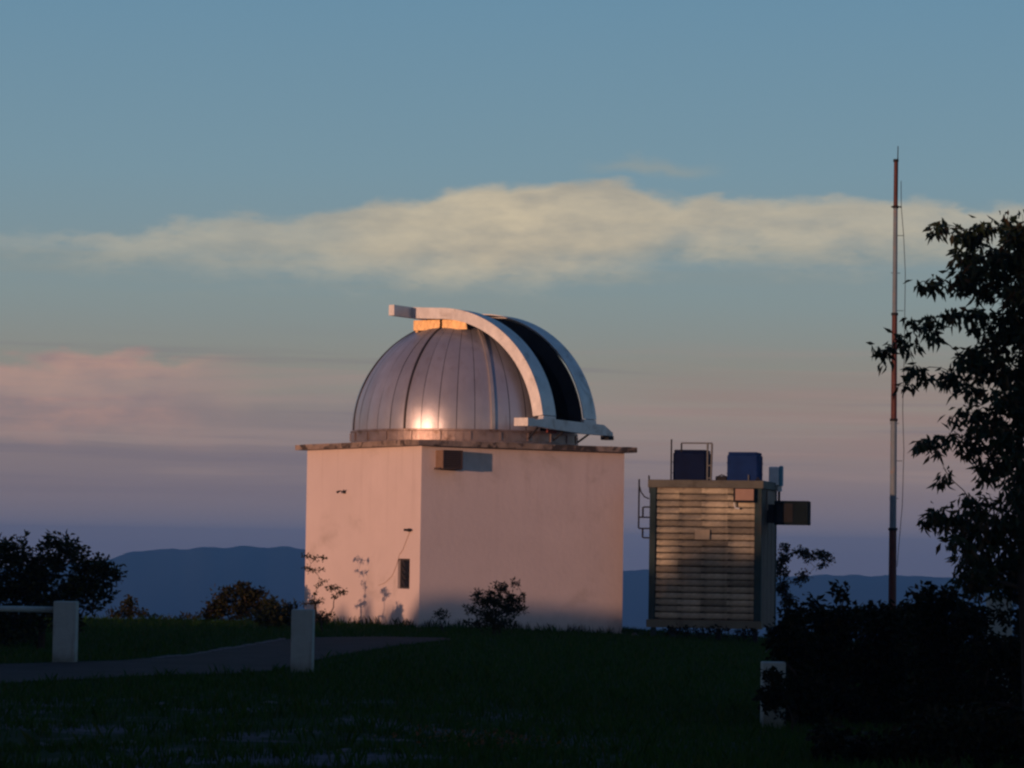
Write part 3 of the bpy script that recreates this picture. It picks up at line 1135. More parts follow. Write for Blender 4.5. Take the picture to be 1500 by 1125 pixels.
wu = thing('meter_box', 'salmon front of a shallow dark box at the top right of the slatted cabin front', 'wall box', cl(1.83, -0.062, 2.72), CR)
MB().box(0, 0.44, -0.10, 0, 0, 0.30, 0.0).build('casing', M_dark, wu)
MB().box(0.045, 0.438, -0.115, -0.102, 0.045, 0.285).build('door', M_salmon, wu)

# side box on arm
sb = thing('outdoor_unit', 'dark boxy unit held out from the right side of the slatted cabin', 'outdoor unit', cl(CW, 1.0, 2.26), CR)
MB().box(0.16, 0.90, -0.25, 0.15, 0.0, 0.52, 0.02).build('casing', mat('unit_casing', (0.010, 0.018, 0.022), 0.85, spec=0.05), sb)
MB().box(0.22, 0.56, -0.265, -0.252, 0.06, 0.46).build('fan_grille', M_dark, sb)
MB().box(0.0, 0.158, -0.15, 0.10, 0.04, 0.44).build('mount', M_dark, sb)
# antenna on a pole
pa = thing('panel_antenna', 'pale blue-grey panel antenna on a short pole behind the cabin roof corner', 'antenna', cl(CW + 0.10, 1.9, 2.5), CR)
MB().tube([(0, 0, 0), (0, 0, 0.95)], 0.028, 8).build('pole', M_dark, pa)
MB().box(-0.22, 0.0, -0.10, 0.02, 0.64, 1.04, 0.02).build('housing', M_radome, pa)
MB().box(0.005, 0.09, -0.09, 0.03, 0.62, 1.06, 0.02).build('side_cover', M_radome2, pa)
MB().box(-0.04, 0.06, -0.04, 0.04, 0.50, 0.62, 0.01).build('clamp', M_radome, pa)
MB().box(-0.12, -0.029, -0.02, 0.02, 0.1, 0.2).build('stand_off', M_dark, pa)

# roof tanks
def tank(label, x0, x1, h, m_, lid):
    t_ = thing('water_tank', label, 'water tank', cl((x0 + x1) / 2, 0.75, CZ1), CR, 'blue tanks on the cabin roof')
    w = (x1 - x0) / 2
    b_ = MB().box(-w, w, -0.36, 0.36, 0.0, h - 0.05, 0.03).build('tank_body', m_, t_)
    MB().box(-w + 0.02, w - 0.02, -0.34, 0.34, h - 0.049, h, 0.015).build('lid', m_, t_)
    for z in (0.15, 0.38):
        MB().box(-w - 0.008, w + 0.008, -0.368, 0.368, z, z + 0.018).build('band', m_, b_)
    return t_


tank('nearly black navy tank inside the pipe guard frame on the cabin roof', 0.42, 1.14, 0.66, M_tankd, 0)
t2 = tank('plain deep blue square tank at the right end of the cabin roof', 1.60, 2.27, 0.62, M_tank, 0)
MB().tube([(0.14, -0.40, 0.0), (0.14, -0.40, 0.13)], 0.015, 6).build('valve', M_pipe, t2)
bx = thing('junction_box', 'low black box on the cabin roof left of the deep blue tank', 'box', cl(1.47, 0.6, CZ1), CR)
MB().box(-0.13, 0.12, -0.15, 0.15, 0, 0.10, 0.02).build('casing', M_dark, bx)
MB().tube([(-0.08, -0.1, 0.09), (0.0, -0.12, 0.13), (0.1, -0.1, 0.09)], 0.012, 6).build('handle', M_dark, bx)

gf = thing('guard_frame', 'thin grey pipe frame standing round the navy tank on the cabin roof', 'guard frame', cl(0, 0.3, CZ1), CR)
MB().tube([(0.40, 0, 0), (0.40, 0, 0.88)], 0.017, 6).build('post', M_dark, gf)
MB().tube([(1.19, 0, 0), (1.19, 0, 0.80)], 0.022, 6).build('post', M_pipe, gf)
MB().tube([(1.27, 0, 0), (1.285, 0, 0.79)], 0.022, 6).build('post', M_pipe, gf)
MB().tube([(0.62, 0, 0.60), (0.62, 0, 0.80)], 0.018, 6).build('post', M_dark, gf)
MB().tube([(0.62, 0, 0.80), (1.29, 0, 0.80)], 0.015, 6).build('top_rail', M_pipe, gf)
MB().tube([(1.19, 0, 0.32), (1.28, 0, 0.32)], 0.018, 6).build('crossbar', M_pipe, gf)
MB().tube([(1.19, 0, 0.05), (1.28, 0, 0.05)], 0.018, 6).build('crossbar', M_pipe, gf)

ld = thing('hooped_bracket', 'dark steel bracket ladder fixed to the left edge of the cabin', 'ladder', cl(-0.04, 0.1, 0), CR)
MB().tube([(-0.22, 0, 2.15), (-0.22, 0, 3.20)], 0.018, 6).build('rail', M_dark, ld)
MB().tube([(0.03, -0.05, 2.9), (0.0, -0.05, 3.28)], 0.018, 6).build('rail', M_dark, ld)
MB().tube([(-0.22, 0, 3.08), (-0.18, 0, 2.93), (-0.10, 0, 2.82), (0.0, 0, 2.78)], 0.014, 6).build('hoop', M_dark, ld)
for z in (2.60, 2.38, 2.14, 1.94):
    MB().tube([(-0.22 if z == 2.38 or z == 2.14 else -0.12, 0, z), (0.02, 0, z)], 0.016, 6).build('rung', M_dark, ld)
for z in ((2.38, 2.60), (1.94, 2.14)):
    MB().tube([(-0.13, 0, z[0]), (-0.13, 0, z[1])], 0.020, 6).build('upright', M_dark, ld)

# ------------------------------------------------------------------ mast
MD = 70.0
mb0 = at(1307, 885, MD)
mx = mb0.x
mast = thing('radio_mast', 'tall slim mast banded red and white rising behind the hedge', 'mast', (mx, MD, gz(mx, MD)))


def mz(py):
    return at(1312, py, MD).z - gz(mx, MD)


secs = [(None, 775, 0.095, 0.085, 'r'), (775, 615, 0.078, 0.072, 'w'), (615, 460, 0.068, 0.062, 'r'), (460, 303, 0.056, 0.05, 'w'), (303, 235, 0.05, 0.045, 'r')]
for (a, b_, r0, r1, cc_) in secs:
    z0 = -0.2 if a is None else mz(a)
    z1 = mz(b_) - 0.003
    MB().tube([(0, 0, z0), (0, 0, z1)], [r0, r1], 12).build('mast_section', M_red if cc_ == 'r' else M_mwhite, mast)
    MB().tube([(0, 0, z1 - 0.03), (0, 0, z1 + 0.03)], r0 + 0.012, 12).build('coupling', M_dark, mast)
MB().tube([(0.03, 0, mz(303)), (0.045, 0, mz(214))], [0.02, 0.010], 6).build('whip', M_dark, mast)
MB().tube([(-0.10, 0, mz(303)), (0.14, 0, mz(303))], 0.016, 6).build('cross_arm', M_dark, mast)
pts = [(0.13, 0, mz(303)), (0.12, 0, mz(265))]
MB().tube(pts, 0.008, 5).build('feed_wire', M_dark, mast)
pts = [(0.13, 0, mz(303)), (0.19, 0, mz(345)), (0.235, 0, mz(400)), (0.225, 0, mz(520)), (0.20, 0, mz(600)), (0.235, 0, mz(660)), (0.21, 0, mz(740)), (0.10, 0, mz(830))]
MB().tube(pts, 0.008, 5).build('feed_wire', M_dark, mast)
for k in range(8):
    z = mz(345 + k * 55)
    MB().tube([(-0.09 if k % 2 else 0.04, 0, z), (0.12 if k % 2 else 0.20, 0, z)], 0.007, 4).build('step', M_dark, mast)

# ------------------------------------------------------------------ bollards and rail
def bollard(label, px, pyb, depth, w, pyt, sink=0.3, rz=0.0, name='bollard', extra=0.0):
    b0 = at(px, pyb, depth)
    top = at(px, pyt, depth)
    z0 = gz(b0.x, depth)
    t_ = thing(name, label, 'bollard', (b0.x, depth, z0), rz, 'white square concrete posts')
    MB().box(-w / 2, w / 2, 0, w, -sink, top.z - z0, 0.009).build('post_body', M_white, t_)
    return t_, b0, top


bol1, p1, tp1 = bollard('white square post holding the end of the pale rail', 93, 970, 42.3, 0.31, 881, rz=R(1))
bol2, p2, tp2 = bollard('white square post on the road edge in front of the thin sapling', 441, 983, 40.5, 0.285, 893, rz=R(-2))
bol3, p3, tp3 = bollard('white square post half covered by the dark hedge', 1134, 1055, 32.2, 0.235, 970, rz=R(3))
bol4, p4, tp4 = bollard('pale post glimpsed through leaves under the big tree', 1466, 930, 36.0, 0.27, 873, rz=R(0))
rz_ = at(40, 892.5, 42.4)
rail = MB().tube([(p1.x - 3.6, 42.46, rz_.z - 0.01), (p1.x - 1.6, 42.46, rz_.z), (p1.x - 0.15, 42.46, rz_.z)], 0.042, 10).build('rail', M_white, smooth=True)
tag(rail, 'pale horizontal pipe rail running left from the white post', 'rail')

# ------------------------------------------------------------------ foliage
def leaf_arrays(centres, n_each, L, Wd, spread, droop=0.4, seed=0):
    """leaf-shaped folded quads round each centre; returns verts, faces"""
    r = np.random.default_rng(seed)
    C = np.repeat(np.asarray(centres, dtype=float), n_each, axis=0)
    n = len(C)
    off = r.normal(size=(n, 3))
    off /= np.linalg.norm(off, axis=1, keepdims=True) + 1e-9
    off *= (r.random((n, 1)) ** 0.5) * spread
    P = C + off
    d = r.normal(size=(n, 3)) * 0.8 + off / (spread + 1e-9) * 0.8
    d[:, 2] = d[:, 2] * 0.7 - droop
    d /= np.linalg.norm(d, axis=1, keepdims=True) + 1e-9
    s = np.cross(d, r.normal(size=(n, 3)))
    s /= np.linalg.norm(s, axis=1, keepdims=True) + 1e-9
    nn = np.cross(d, s)
    l = (L * r.uniform(0.6, 1.25, (n, 1)))
    w = (Wd * r.uniform(0.7, 1.2, (n, 1)))
    base = P
    mid = P + d * l * 0.45
    tip = P + d * l - nn * l * 0.12
    a = mid + s * w * 0.5 + nn * w * 0.18
    b_ = mid - s * w * 0.5 + nn * w * 0.18
    V = np.stack([base, a, tip, b_], axis=1).reshape(-1, 3)
    i = np.arange(n) * 4
    F = np.concatenate([np.stack([i, i + 1, i + 2], 1), np.stack([i, i + 2, i + 3], 1)])
    return V, F


def lobes_world(lobes, depth, dth=0.8):
    """lobes given as seen (px, py, rx, ry) -> world ellipsoids"""
    out_ = []
    for l in lobes:
        px, py, rx, ry = l[:4]
        dd = depth + (l[4] if len(l) > 4 else random.uniform(-0.25, 0.25))
        c_ = at(px, py, dd)
        k = dd / FOC
        out_.append((c_, rx * k, max(0.06, 0.5 * (rx + ry) * k * dth), ry * k))
    return out_


def sample_lobes(ws, density, seed):
    r = np.random.default_rng(seed)
    pts, owner = [], []
    for i, (c_, a, b_, h) in enumerate(ws):
        n = max(2, int(density * (a * b_ * h) ** (2 / 3) * 4.8))
        v = r.normal(size=(n, 3))
        v /= np.linalg.norm(v, axis=1, keepdims=True)
        v *= r.random((n, 1)) ** 0.42
        q = np.array(c_)[None] + v * np.array([a, b_, h])[None]
        pts.append(q)
        owner += [i] * n
    return np.concatenate(pts), owner


def grow(mb_, nodes, targets, r0):
    """branches: each target joins the nearest point already reached"""
    nodes = list(nodes)
    root = nodes[0][0]
    left = sorted(targets, key=lambda q: (q - root).length)
    for e_ in left:
        best, bc = None, 1e9
        for (q, r_) in nodes:
            dd = (q - e_).length + max(0, q.z - e_.z) * 0.8
            if dd < bc:
                best, bc = (q, r_), dd
        s0, rs = best
        L_b = (e_ - s0).length
        j = lambda: Vector((random.uniform(-1, 1), random.uniform(-1, 1), random.uniform(0.0, 1.0))) * L_b * 0.13
        m1, m2 = s0.lerp(e_, 0.33) + j(), s0.lerp(e_, 0.68) + j()
        re = max(0.004, min(rs * 0.62, r0 * 0.5))
        mb_.tube([tuple(s0), tuple(m1), tuple(m2), tuple(e_)], [rs * 0.85, rs * 0.5 + re * 0.5, re * 1.2, re], 5)
        nodes += [(m1, rs * 0.7), (m2, re * 1.2), (e_, re)]


def plant(name, label, cat, base, lobes, depth, density, n_each, L, Wd, spread, lmat, bark=None, droop=0.4,
          stem_r=0.03, seed=1, group=None, twigs=0.35, dth=0.8, big_leaves=0, forks=True, crown='crown', trunk='trunk', core=0.0):
    """a plant: stems from its foot to each lobe, twigs to the leaf clusters, leaves"""
    bx_, by_ = base
    foot = Vector((bx_, by_, gz(bx_, by_)))
    t_ = thing(name, label, cat, foot, 0, group)
    ws = lobes_world(lobes, depth, dth)
    st = random.getstate()
    random.seed(seed)
    mb_ = MB()
    topz = max(w[0].z for w in ws)
    hub = foot + Vector((0, 0, (topz - foot.z) * 0.30)) if forks else foot
    if forks:
        mb_.tube([(0, 0, -0.1), tuple((hub - foot) * 0.5 + Vector((0.02, 0, 0))), tuple(hub - foot)], [stem_r * 1.4, stem_r * 1.15, stem_r], 7)
    pts, owner = sample_lobes(ws, density, seed)
    grow(mb_, [(hub - foot, stem_r * 0.85)], [w[0] - foot for w in ws], stem_r)
    for i in range(len(pts)):
        if random.random() < twigs:
            c_ = ws[owner[i]][0] - foot
            q = Vector(pts[i]) - foot
            m_ = c_.lerp(q, 0.5) + Vector((0, 0, random.uniform(-0.1, 0.1))) * (q - c_).length
            mb_.tube([tuple(c_), tuple(m_), tuple(q)], [stem_r * 0.22, stem_r * 0.16, stem_r * 0.08], 3, cap=False)
    random.setstate(st)
    mb_.build(trunk, bark or M_bark, t_)
    V, F = leaf_arrays(pts - np.array(foot)[None], n_each, L, Wd, spread, droop, seed)
    co = bpy.data.objects.new(crown, np_mesh(crown, V, F, lmat))
    COL.objects.link(co)
    co.parent = t_
    co['kind'] = 'stuff'
    if core > 0:
        # dense woody heart: crumpled twig mass that keeps the light out
        cb = MB()
        for (c_, a, b_, h) in ws:
            cc_ = c_ - foot
            for k in range(14):
                v = Vector((random.gauss(0, 1), random.gauss(0, 1), random.gauss(0, 1))).normalized() * random.random() ** 0.4 * core
                q = cc_ + Vector((v.x * a, v.y * b_, v.z * h))
                s1 = Vector((random.gauss(0, 1), random.gauss(0, 1), random.gauss(0, 1))).normalized()
                s2 = s1.cross(Vector((random.gauss(0, 1), random.gauss(0, 1), random.gauss(0, 1)))).normalized()
                rr = 0.45 * core * min(a, h)
                cb.quad(q - s1 * rr, q - s2 * rr * 0.6, q + s1 * rr, q + s2 * rr * 0.6)
        o_ = cb.build('inner_leaves', lmat, t_)
        o_['kind'] = 'stuff'
    return t_, pts


def bxy(px, depth, py=900):
    q = at(px, py, depth)
    return (q.x, depth)


# --- big tree on the right
tree_l = [(1383, 328, 24, 11), (1372, 340, 7, 12), (1412, 338, 20, 16), (1441, 335, 16, 16), (1425, 352, 14, 14), (1478, 335, 16, 22), (1500, 345, 24, 35), (1530, 360, 30, 40),
          (1420, 378, 26, 20), (1410, 402, 26, 16), (1450, 385, 24, 26), (1485, 390, 30, 32), (1365, 412, 22, 11), (1345, 416, 9, 10), (1395, 420, 20, 12), (1432, 415, 26, 18), (1462, 425, 26, 20), (1490, 435, 30, 20),
          (1395, 462, 30, 14), (1365, 468, 22, 14), (1338, 478, 18, 14), (1312, 497, 18, 10), (1288, 512, 18, 9), (1298, 522, 12, 10), (1330, 505, 16, 12), (1372, 492, 20, 10), (1425, 458, 20, 12), (1440, 480, 16, 12), (1470, 475, 26, 24), (1500, 490, 30, 40),
          (1345, 545, 24, 16), (1385, 548, 26, 16), (1330, 565, 10, 10), (1415, 530, 24, 26), (1450, 530, 28, 32), (1485, 550, 28, 34), (1420, 568, 20, 12), (1460, 585, 30, 20), (1500, 590, 30, 30),
          (1425, 612, 30, 16), (1455, 630, 30, 22), (1400, 638, 24, 12), (1365, 645, 22, 12), (1345, 650, 10, 9), (1372, 662, 14, 10), (1425, 655, 24, 16), (1480, 640, 30, 30), (1385, 690, 9, 14), (1380, 705, 7, 10), (1460, 680, 26, 26), (1490, 700, 26, 40),
          (1370, 752, 22, 12), (1395, 765, 20, 16), (1355, 755, 10, 9), (1425, 740, 26, 18), (1395, 790, 10, 12), (1440, 780, 36, 36), (1490, 770, 40, 50), (1420, 820, 26, 26), (1470, 840, 50, 36), (1430, 850, 34, 20), (1530, 450, 50, 80), (1535, 620, 50, 80), (1530, 800, 50, 80)]
TD = 30.0
tb = at(1500, 1000, TD)
tfoot = Vector((tb.x, TD, gz(tb.x, TD)))
tree = thing('broadleaf_tree', 'tall tree at the right edge with drooping dark leaves crossing the mast', 'tree', tfoot)
tw = lobes_world([(a_[0], a_[1], a_[2] * (0.82 if a_[0] < 1415 and a_[1] < 720 else 1.08), a_[3] * (0.78 if a_[0] < 1415 and a_[1] < 720 else 1.1)) for a_ in tree_l], TD, 0.9)
tm = MB()
tip = at(1497, 330, TD) - tfoot
tr_pts = []
for k in range(10):
    f = k / 9
    tr_pts.append(Vector((0.06 * math.sin(k * 1.1), 0.05 * math.cos(k), -0.1)).lerp(tip + Vector((0.05 * math.sin(k * 2), 0, 0)), f))
tm.tube(tr_pts, [0.065 * (1 - 0.75 * k / 9) for k in range(10)], 9)
tm.build('trunk', M_bark, tree, smooth=True)
# limbs: every lobe joins the nearest limb already grown
random.seed(21)
nodes_ = []
for k in range(1, 40):
    f = k / 40 * 9
    i = int(f)
    nodes_.append((tr_pts[i].lerp(tr_pts[min(9, i + 1)], f - i), 0.034 * (1 - 0.6 * k / 40)))
axis_x = tip.x
for e_ in sorted([w[0] - tfoot for w in tw], key=lambda q: abs(q.x - axis_x)):
    best, bc = None, 1e9
    for (q, r_) in nodes_:
        dd = (q - e_).length + max(0, q.z - e_.z) * 0.9
        if dd < bc:
            best, bc = (q, r_), dd
    s0, rs = best
    L_b = (e_ - s0).length
    m1 = s0.lerp(e_, 0.33) + Vector((0, random.uniform(-.1, .1), random.uniform(0.02, 0.12))) * L_b
    m2 = s0.lerp(e_, 0.68) + Vector((0, random.uniform(-.1, .1), random.uniform(0.0, 0.14))) * L_b
    re = max(0.004, rs * 0.55)
    MB().tube([tuple(s0), tuple(m1), tuple(m2), tuple(e_)], [rs, rs * 0.8, re * 1.1, re], 5).build('limb', M_bark, tree)
    nodes_ += [(m1, rs * 0.8), (m2, re * 1.1), (e_, re)]
pts, owner = sample_lobes(tw, 155, 5)
twg = MB()
for i in range(len(pts)):
    if random.random() < 0.25:
        c_ = tw[owner[i]][0] - tfoot
        q = Vector(pts[i]) - tfoot
        twg.tube([tuple(c_), tuple(c_.lerp(q, 0.5) + Vector((0, 0, 0.015))), tuple(q)], [0.004, 0.003, 0.002], 3, cap=False)
o = twg.build('twigs', M_bark, tree)
o['kind'] = 'stuff'
lp = pts - np.array(tfoot)[None]
V, F = leaf_arrays(lp, 7, 0.125, 0.044, 0.075, 1.1, 11)
co_ = bpy.data.objects.new('crown', np_mesh('crown', V, F, L_tree))
COL.objects.link(co_)
co_.parent = tree
co_['kind'] = 'stuff'
# the leaves that stand clear against the sky, one by one
leaf_vars = []
for k in range(6):
    Ls, Ws = 0.13 * random.uniform(0.85, 1.15), 0.042 * random.uniform(0.85, 1.15)
    mb = MB()
    mb.v = [(0, 0, 0), (Ws * .45, 0.006, -Ls * .3), (Ws * .38, 0.010, -Ls * .65), (0, 0.02, -Ls), (-Ws * .38, 0.010, -Ls * .65), (-Ws * .45, 0.006, -Ls * .3), (0, -0.006, -Ls * .35), (0, 0.0, -Ls * .7)]
    mb.f = [(0, 1, 6), (1, 2, 7, 6), (2, 3, 7), (3, 4, 7), (4, 5, 6, 7), (5, 0, 6)]
    leaf_vars.append(mb.mesh('leaf', L_tree, True))
edge = [i for i in range(len(pts)) if owner[i] in (0, 1, 2, 3, 4, 12, 13, 18, 19, 20, 21, 22, 23, 24, 25, 30, 31, 32, 41, 42, 43, 44, 47, 48, 51, 52, 53, 55)]
random.shuffle(edge)
for i in edge[:290]:
    q = lp[i] + np.array([random.uniform(-.04, .04), random.uniform(-.05, .05), random.uniform(-.02, .02)])
    inst('leaf', random.choice(leaf_vars), tree, tuple(q), (random.gauss(0, 0.35), random.gauss(0, 0.45), random.uniform(0, 6.28)))

# --- dark hedge shrubs on the right
HG = 'dark shrubs massed at the right'
hs = [
    ('dark shrub at the left end of the hedge covering part of a white post', 33.0, 1165,
     [(1150, 930, 26, 30), (1163, 902, 18, 15), (1170, 960, 30, 40), (1175, 1010, 26, 40), (1185, 1050, 34, 40), (1143, 955, 14, 12), (1150, 1040, 12, 26)]),
    ('dark shrub with a thin leafy spire beside the cabin', 34.0, 1220,
     [(1215, 925, 36, 30), (1190, 886, 10, 11), (1231, 868, 6, 15), (1240, 895, 24, 16), (1205, 900, 18, 14), (1220, 980, 44, 50), (1230, 1040, 44, 40)]),
    ('broad dark shrub standing in front of the mast foot', 34.5, 1295,
     [(1275, 893, 22, 14), (1300, 905, 34, 26), (1325, 893, 20, 14), (1290, 960, 48, 50), (1300, 1030, 50, 45), (1345, 920, 30, 30)]),
    ('dark shrub with ragged raised tips right of the mast', 32.5, 1370,
     [(1360, 862, 14, 13), (1345, 880, 18, 14), (1385, 868, 22, 18), (1370, 910, 40, 34), (1380, 980, 50, 60), (1415, 895, 24, 26), (1375, 1040, 46, 40)]),
    ('dark shrub under the big tree at the right edge', 32.0, 1450,
     [(1425, 905, 22, 24), (1505, 900, 16, 30), (1462, 896, 5, 6), (1476, 905, 7, 9), (1450, 955, 46, 26), (1500, 970, 40, 36), (1450, 1030, 56, 56), (1530, 1040, 40, 60), (1500, 925, 12, 30, 29.2), (1498, 985, 26, 46, 29.2), (1500, 870, 14, 20, 29.2)]),
    ('low dark shrub in the bottom right corner', 27.0, 1400,
     [(1380, 1075, 60, 30), (1330, 1100, 50, 26), (1450, 1075, 60, 40), (1520, 1080, 50, 50), (1260, 1095, 40, 22), (1215, 1085, 26, 26)]),
]
for i, (lab, dep, px0, lob) in enumerate(hs):
    lob = [(q[0], q[1] + (8 if q[1] < 915 and 1185 < q[0] < 1450 and q[2] > 12 else 0)) + tuple(q[2:]) for q in lob]
    plant('hedge_shrub', lab, 'shrub', bxy(px0, dep), lob, dep, 330, 9, 0.085, 0.05, 0.10, L_hedge, stem_r=0.035,
          seed=40 + i, group=HG, twigs=0.12, dth=0.8, core=0.85)
plant('hedge_sprig', 'thin leafy sprig hanging across the half covered white post', 'shrub', bxy(1160, 31.8), [(1135, 987, 9, 9), (1142, 1003, 8, 10), (1130, 1016, 12, 6), (1138, 1026, 14, 7), (1148, 1010, 9, 16), (1126, 1034, 8, 5), (1122, 1021, 9, 8), (1134, 1018, 18, 8), (1142, 1024, 12, 8), (1124, 1015, 10, 6), (1132, 1021, 20, 9), (1128, 1024, 12, 6), (1136, 996, 10, 12), (1146, 1035, 8, 16), (1150, 1020, 6, 20), (1124, 985, 6, 6)],
      31.8, 430, 6, 0.075, 0.04, 0.06, L_hedge, stem_r=0.012, seed=77, group=HG)

# --- left clump
plant('dark_bush', 'large dark bush behind the rail at the left edge', 'bush', bxy(60, 47.5),
      [(84, 797, 26, 13), (100, 812, 26, 18), (30, 795, 8, 8), (5, 800, 16, 14), (20, 820, 36, 18), (60, 835, 44, 28), (125, 835, 26, 18), (145, 822, 10, 10), (158, 838, 26, 9), (172, 845, 10, 7), (140, 858, 24, 14),
       (155, 872, 12, 8), (110, 865, 40, 28), (135, 888, 12, 10), (20, 865, 60, 40), (80, 890, 40, 26), (10, 915, 70, 30), (-60, 850, 60, 60), (105, 910, 16, 14)],
      47.5, 170, 8, 0.10, 0.05, 0.10, L_dark, stem_r=0.05, seed=3, droop=-0.1, core=0.7)
# --- far row
FG = 'bushes along the hill edge'
plant('lit_bush', 'rounded bush catching brown sunset light left of the building', 'bush', bxy(365, 67),
      [(352, 864, 18, 12), (330, 872, 16, 12), (372, 876, 24, 16), (320, 890, 20, 16), (350, 892, 36, 18), (392, 888, 20, 14), (312, 900, 16, 8)],
      67, 130, 9, 0.10, 0.06, 0.11, L_warm, stem_r=0.03, seed=4, droop=0.0, group=FG, core=0.8)
plant('dark_bush', 'dark low bush right behind the rounded brown bush', 'bush', bxy(405, 62),
      [(405, 892, 20, 12), (420, 900, 12, 14), (390, 905, 22, 16), (410, 915, 22, 12), (428, 888, 6, 8)],
      62, 140, 8, 0.10, 0.06, 0.10, L_dark, stem_r=0.03, seed=5, droop=0.0, group=FG, core=0.7)
plant('lit_bush', 'small upright brown bush alone on the hill edge', 'bush', bxy(188, 68),
      [(190, 885, 11, 10), (182, 895, 16, 10), (200, 898, 14, 8), (166, 901, 10, 6)],
      68, 160, 8, 0.09, 0.055, 0.09, L_warm, stem_r=0.02, seed=6, droop=0.0, group=FG, core=0.6)
for i, (px0, lob, lab) in enumerate([(230, [(220, 905, 18, 4), (240, 907, 16, 3)], 'low tuft on the hill edge right of the small upright bush'),
                                     (285, [(275, 905, 16, 5), (292, 903, 10, 5)], 'low tuft on the hill edge just left of the rounded brown bush'),
                                     (1010, [(1000, 925, 26, 7), (1045, 926, 26, 7), (1090, 928, 22, 8)], 'dark low growth beneath the slatted cabin')]):
    plant('low_plant', lab, 'plant', bxy(px0, 68.5 if i < 2 else 65.2), lob, 68.5 if i < 2 else 65.2, 140, 7, 0.08, 0.04, 0.07, L_warm if i < 2 else L_hedge, stem_r=0.012, seed=60 + i, droop=-0.4, group=FG)

# --- plants in front of the building
sap = [(447, 814, 5, 3), (455, 815, 7, 3), (464, 817, 6, 3), (474, 818, 6, 3), (449, 832, 6, 4), (457, 836, 7, 4), (469, 835, 6, 3), (474, 851, 6, 3), (468, 858, 4, 3), (460, 880, 9, 4), (446, 884, 5, 3), (470, 882, 6, 3), (463, 868, 3, 3)]
plant('thin_sapling', 'thin sapling with sparse flat tufts against the sunlit wall', 'sapling', bxy(461, 65, 915), sap, 65, 300, 5, 0.06, 0.033, 0.045, L_dark, stem_r=0.026, seed=8, twigs=0.9, droop=0.0)
sap2 = [(482, 862, 6, 4), (490, 860, 6, 4), (498, 866, 7, 4), (503, 869, 5, 4), (490, 875, 4, 4), (485, 900, 5, 4)]
plant('thin_sapling', 'short leaning sapling right of the taller thin one', 'sapling', bxy(478, 64.2, 915), sap2, 64.2, 400, 5, 0.06, 0.032, 0.045, L_dark, stem_r=0.022, seed=9, twigs=0.9, droop=0.0)
plant('small_shrub', 'small dark upright shrub behind the bollard at the sapling foot', 'shrub', bxy(471, 59, 915), [(471, 897, 7, 6), (470, 908, 9, 9), (478, 905, 4, 5)], 59, 260, 7, 0.06, 0.035, 0.06, L_dark, stem_r=0.015, seed=10, core=0.6)
plant('small_shrub', 'little round-topped shrub low at the shaded wall', 'shrub', bxy(646, 61.5, 918), [(646, 896, 10, 5), (640, 900, 6, 4), (652, 903, 6, 4), (645, 908, 3, 6)], 61.5, 300, 7, 0.055, 0.03, 0.05, L_dark, stem_r=0.02, seed=12)
plant('dark_bush', 'spiky dark bush in front of the shaded wall', 'bush', bxy(723, 59.5, 928),
      [(733, 862, 12, 9), (755, 856, 7, 5), (700, 872, 9, 7), (706, 883, 16, 9), (690, 894, 11, 6), (728, 880, 18, 14), (752, 880, 16, 12), (765, 893, 10, 5), (745, 895, 24, 12), (715, 900, 22, 14), (684, 912, 9, 3), (700, 914, 14, 6), (735, 912, 22, 12), (718, 868, 5, 7), (768, 876, 4, 4)],
      59.5, 190, 8, 0.085, 0.03, 0.07, L_dark, stem_r=0.03, seed=13, droop=-0.35, core=0.7, dth=0.9)
# --- sparse tree behind the cabin
plant('sparse_tree', 'sparse small tree with thin bare arching branches behind the cabin', 'tree', bxy(1160, 73, 885),
      [(1150, 803, 7, 6), (1148, 818, 10, 9), (1143, 835, 10, 12), (1172, 808, 12, 6), (1183, 815, 8, 6), (1200, 812, 12, 6), (1212, 818, 7, 6), (1178, 843, 8, 6), (1168, 850, 7, 5), (1206, 828, 6, 5), (1146, 860, 10, 16), (1153, 880, 14, 10)],
      73, 260, 7, 0.09, 0.05, 0.09, L_warm, stem_r=0.035, seed=14, twigs=0.6)

# --- plants outside the picture, between the sun and the scene, whose shade lies on the ground
PR = random.Random(5)
protoL = [(Vector((0, 0, 1.1)), 1.0, 0.9, 0.9), (Vector((0.8, 0.2, 0.8)), 0.8, 0.7, 0.7), (Vector((-0.8, -0.2, 0.85)), 0.8, 0.7, 0.7)]
pp, _ = sample_lobes(protoL, 70, 3)
V, F = leaf_arrays(pp, 14, 0.11, 0.08, 0.13, 0.0, 8)
shade_me = np_mesh('crown', V, F, L_hedge)
stem_me = MB()
for (c_, a, b_, h) in protoL:
    stem_me.tube([(0, 0, -0.4), (c_.x * 0.4, c_.y * 0.4, c_.z * 0.6), tuple(c_)], [0.05, 0.035, 0.015], 5)
stem_me = stem_me.mesh('trunk', M_bark)
shady = Vector((sd.x, sd.y, 0)).normalized()
perp = Vector((-shady.y, shady.x, 0))      # sideways as seen from the sun


def shade_plant(p, t_, height, wid, label='leafy bush west of the road outside the view', name='bush'):
    """put a bush at p + sideways, reaching the given height above z=0"""
    q = Vector((p[0], p[1], 0)) + shady * t_
    z = gz(q.x, q.y)
    r_ = thing(name, label, 'bush', (q.x, q.y, z), PR.uniform(0, 6), 'bushes west of the road')
    r_.scale = (wid, wid, (height - z) / 2.0)
    inst('crown', shade_me, r_, kind='stuff')
    inst('trunk', stem_me, r_)
    return r_


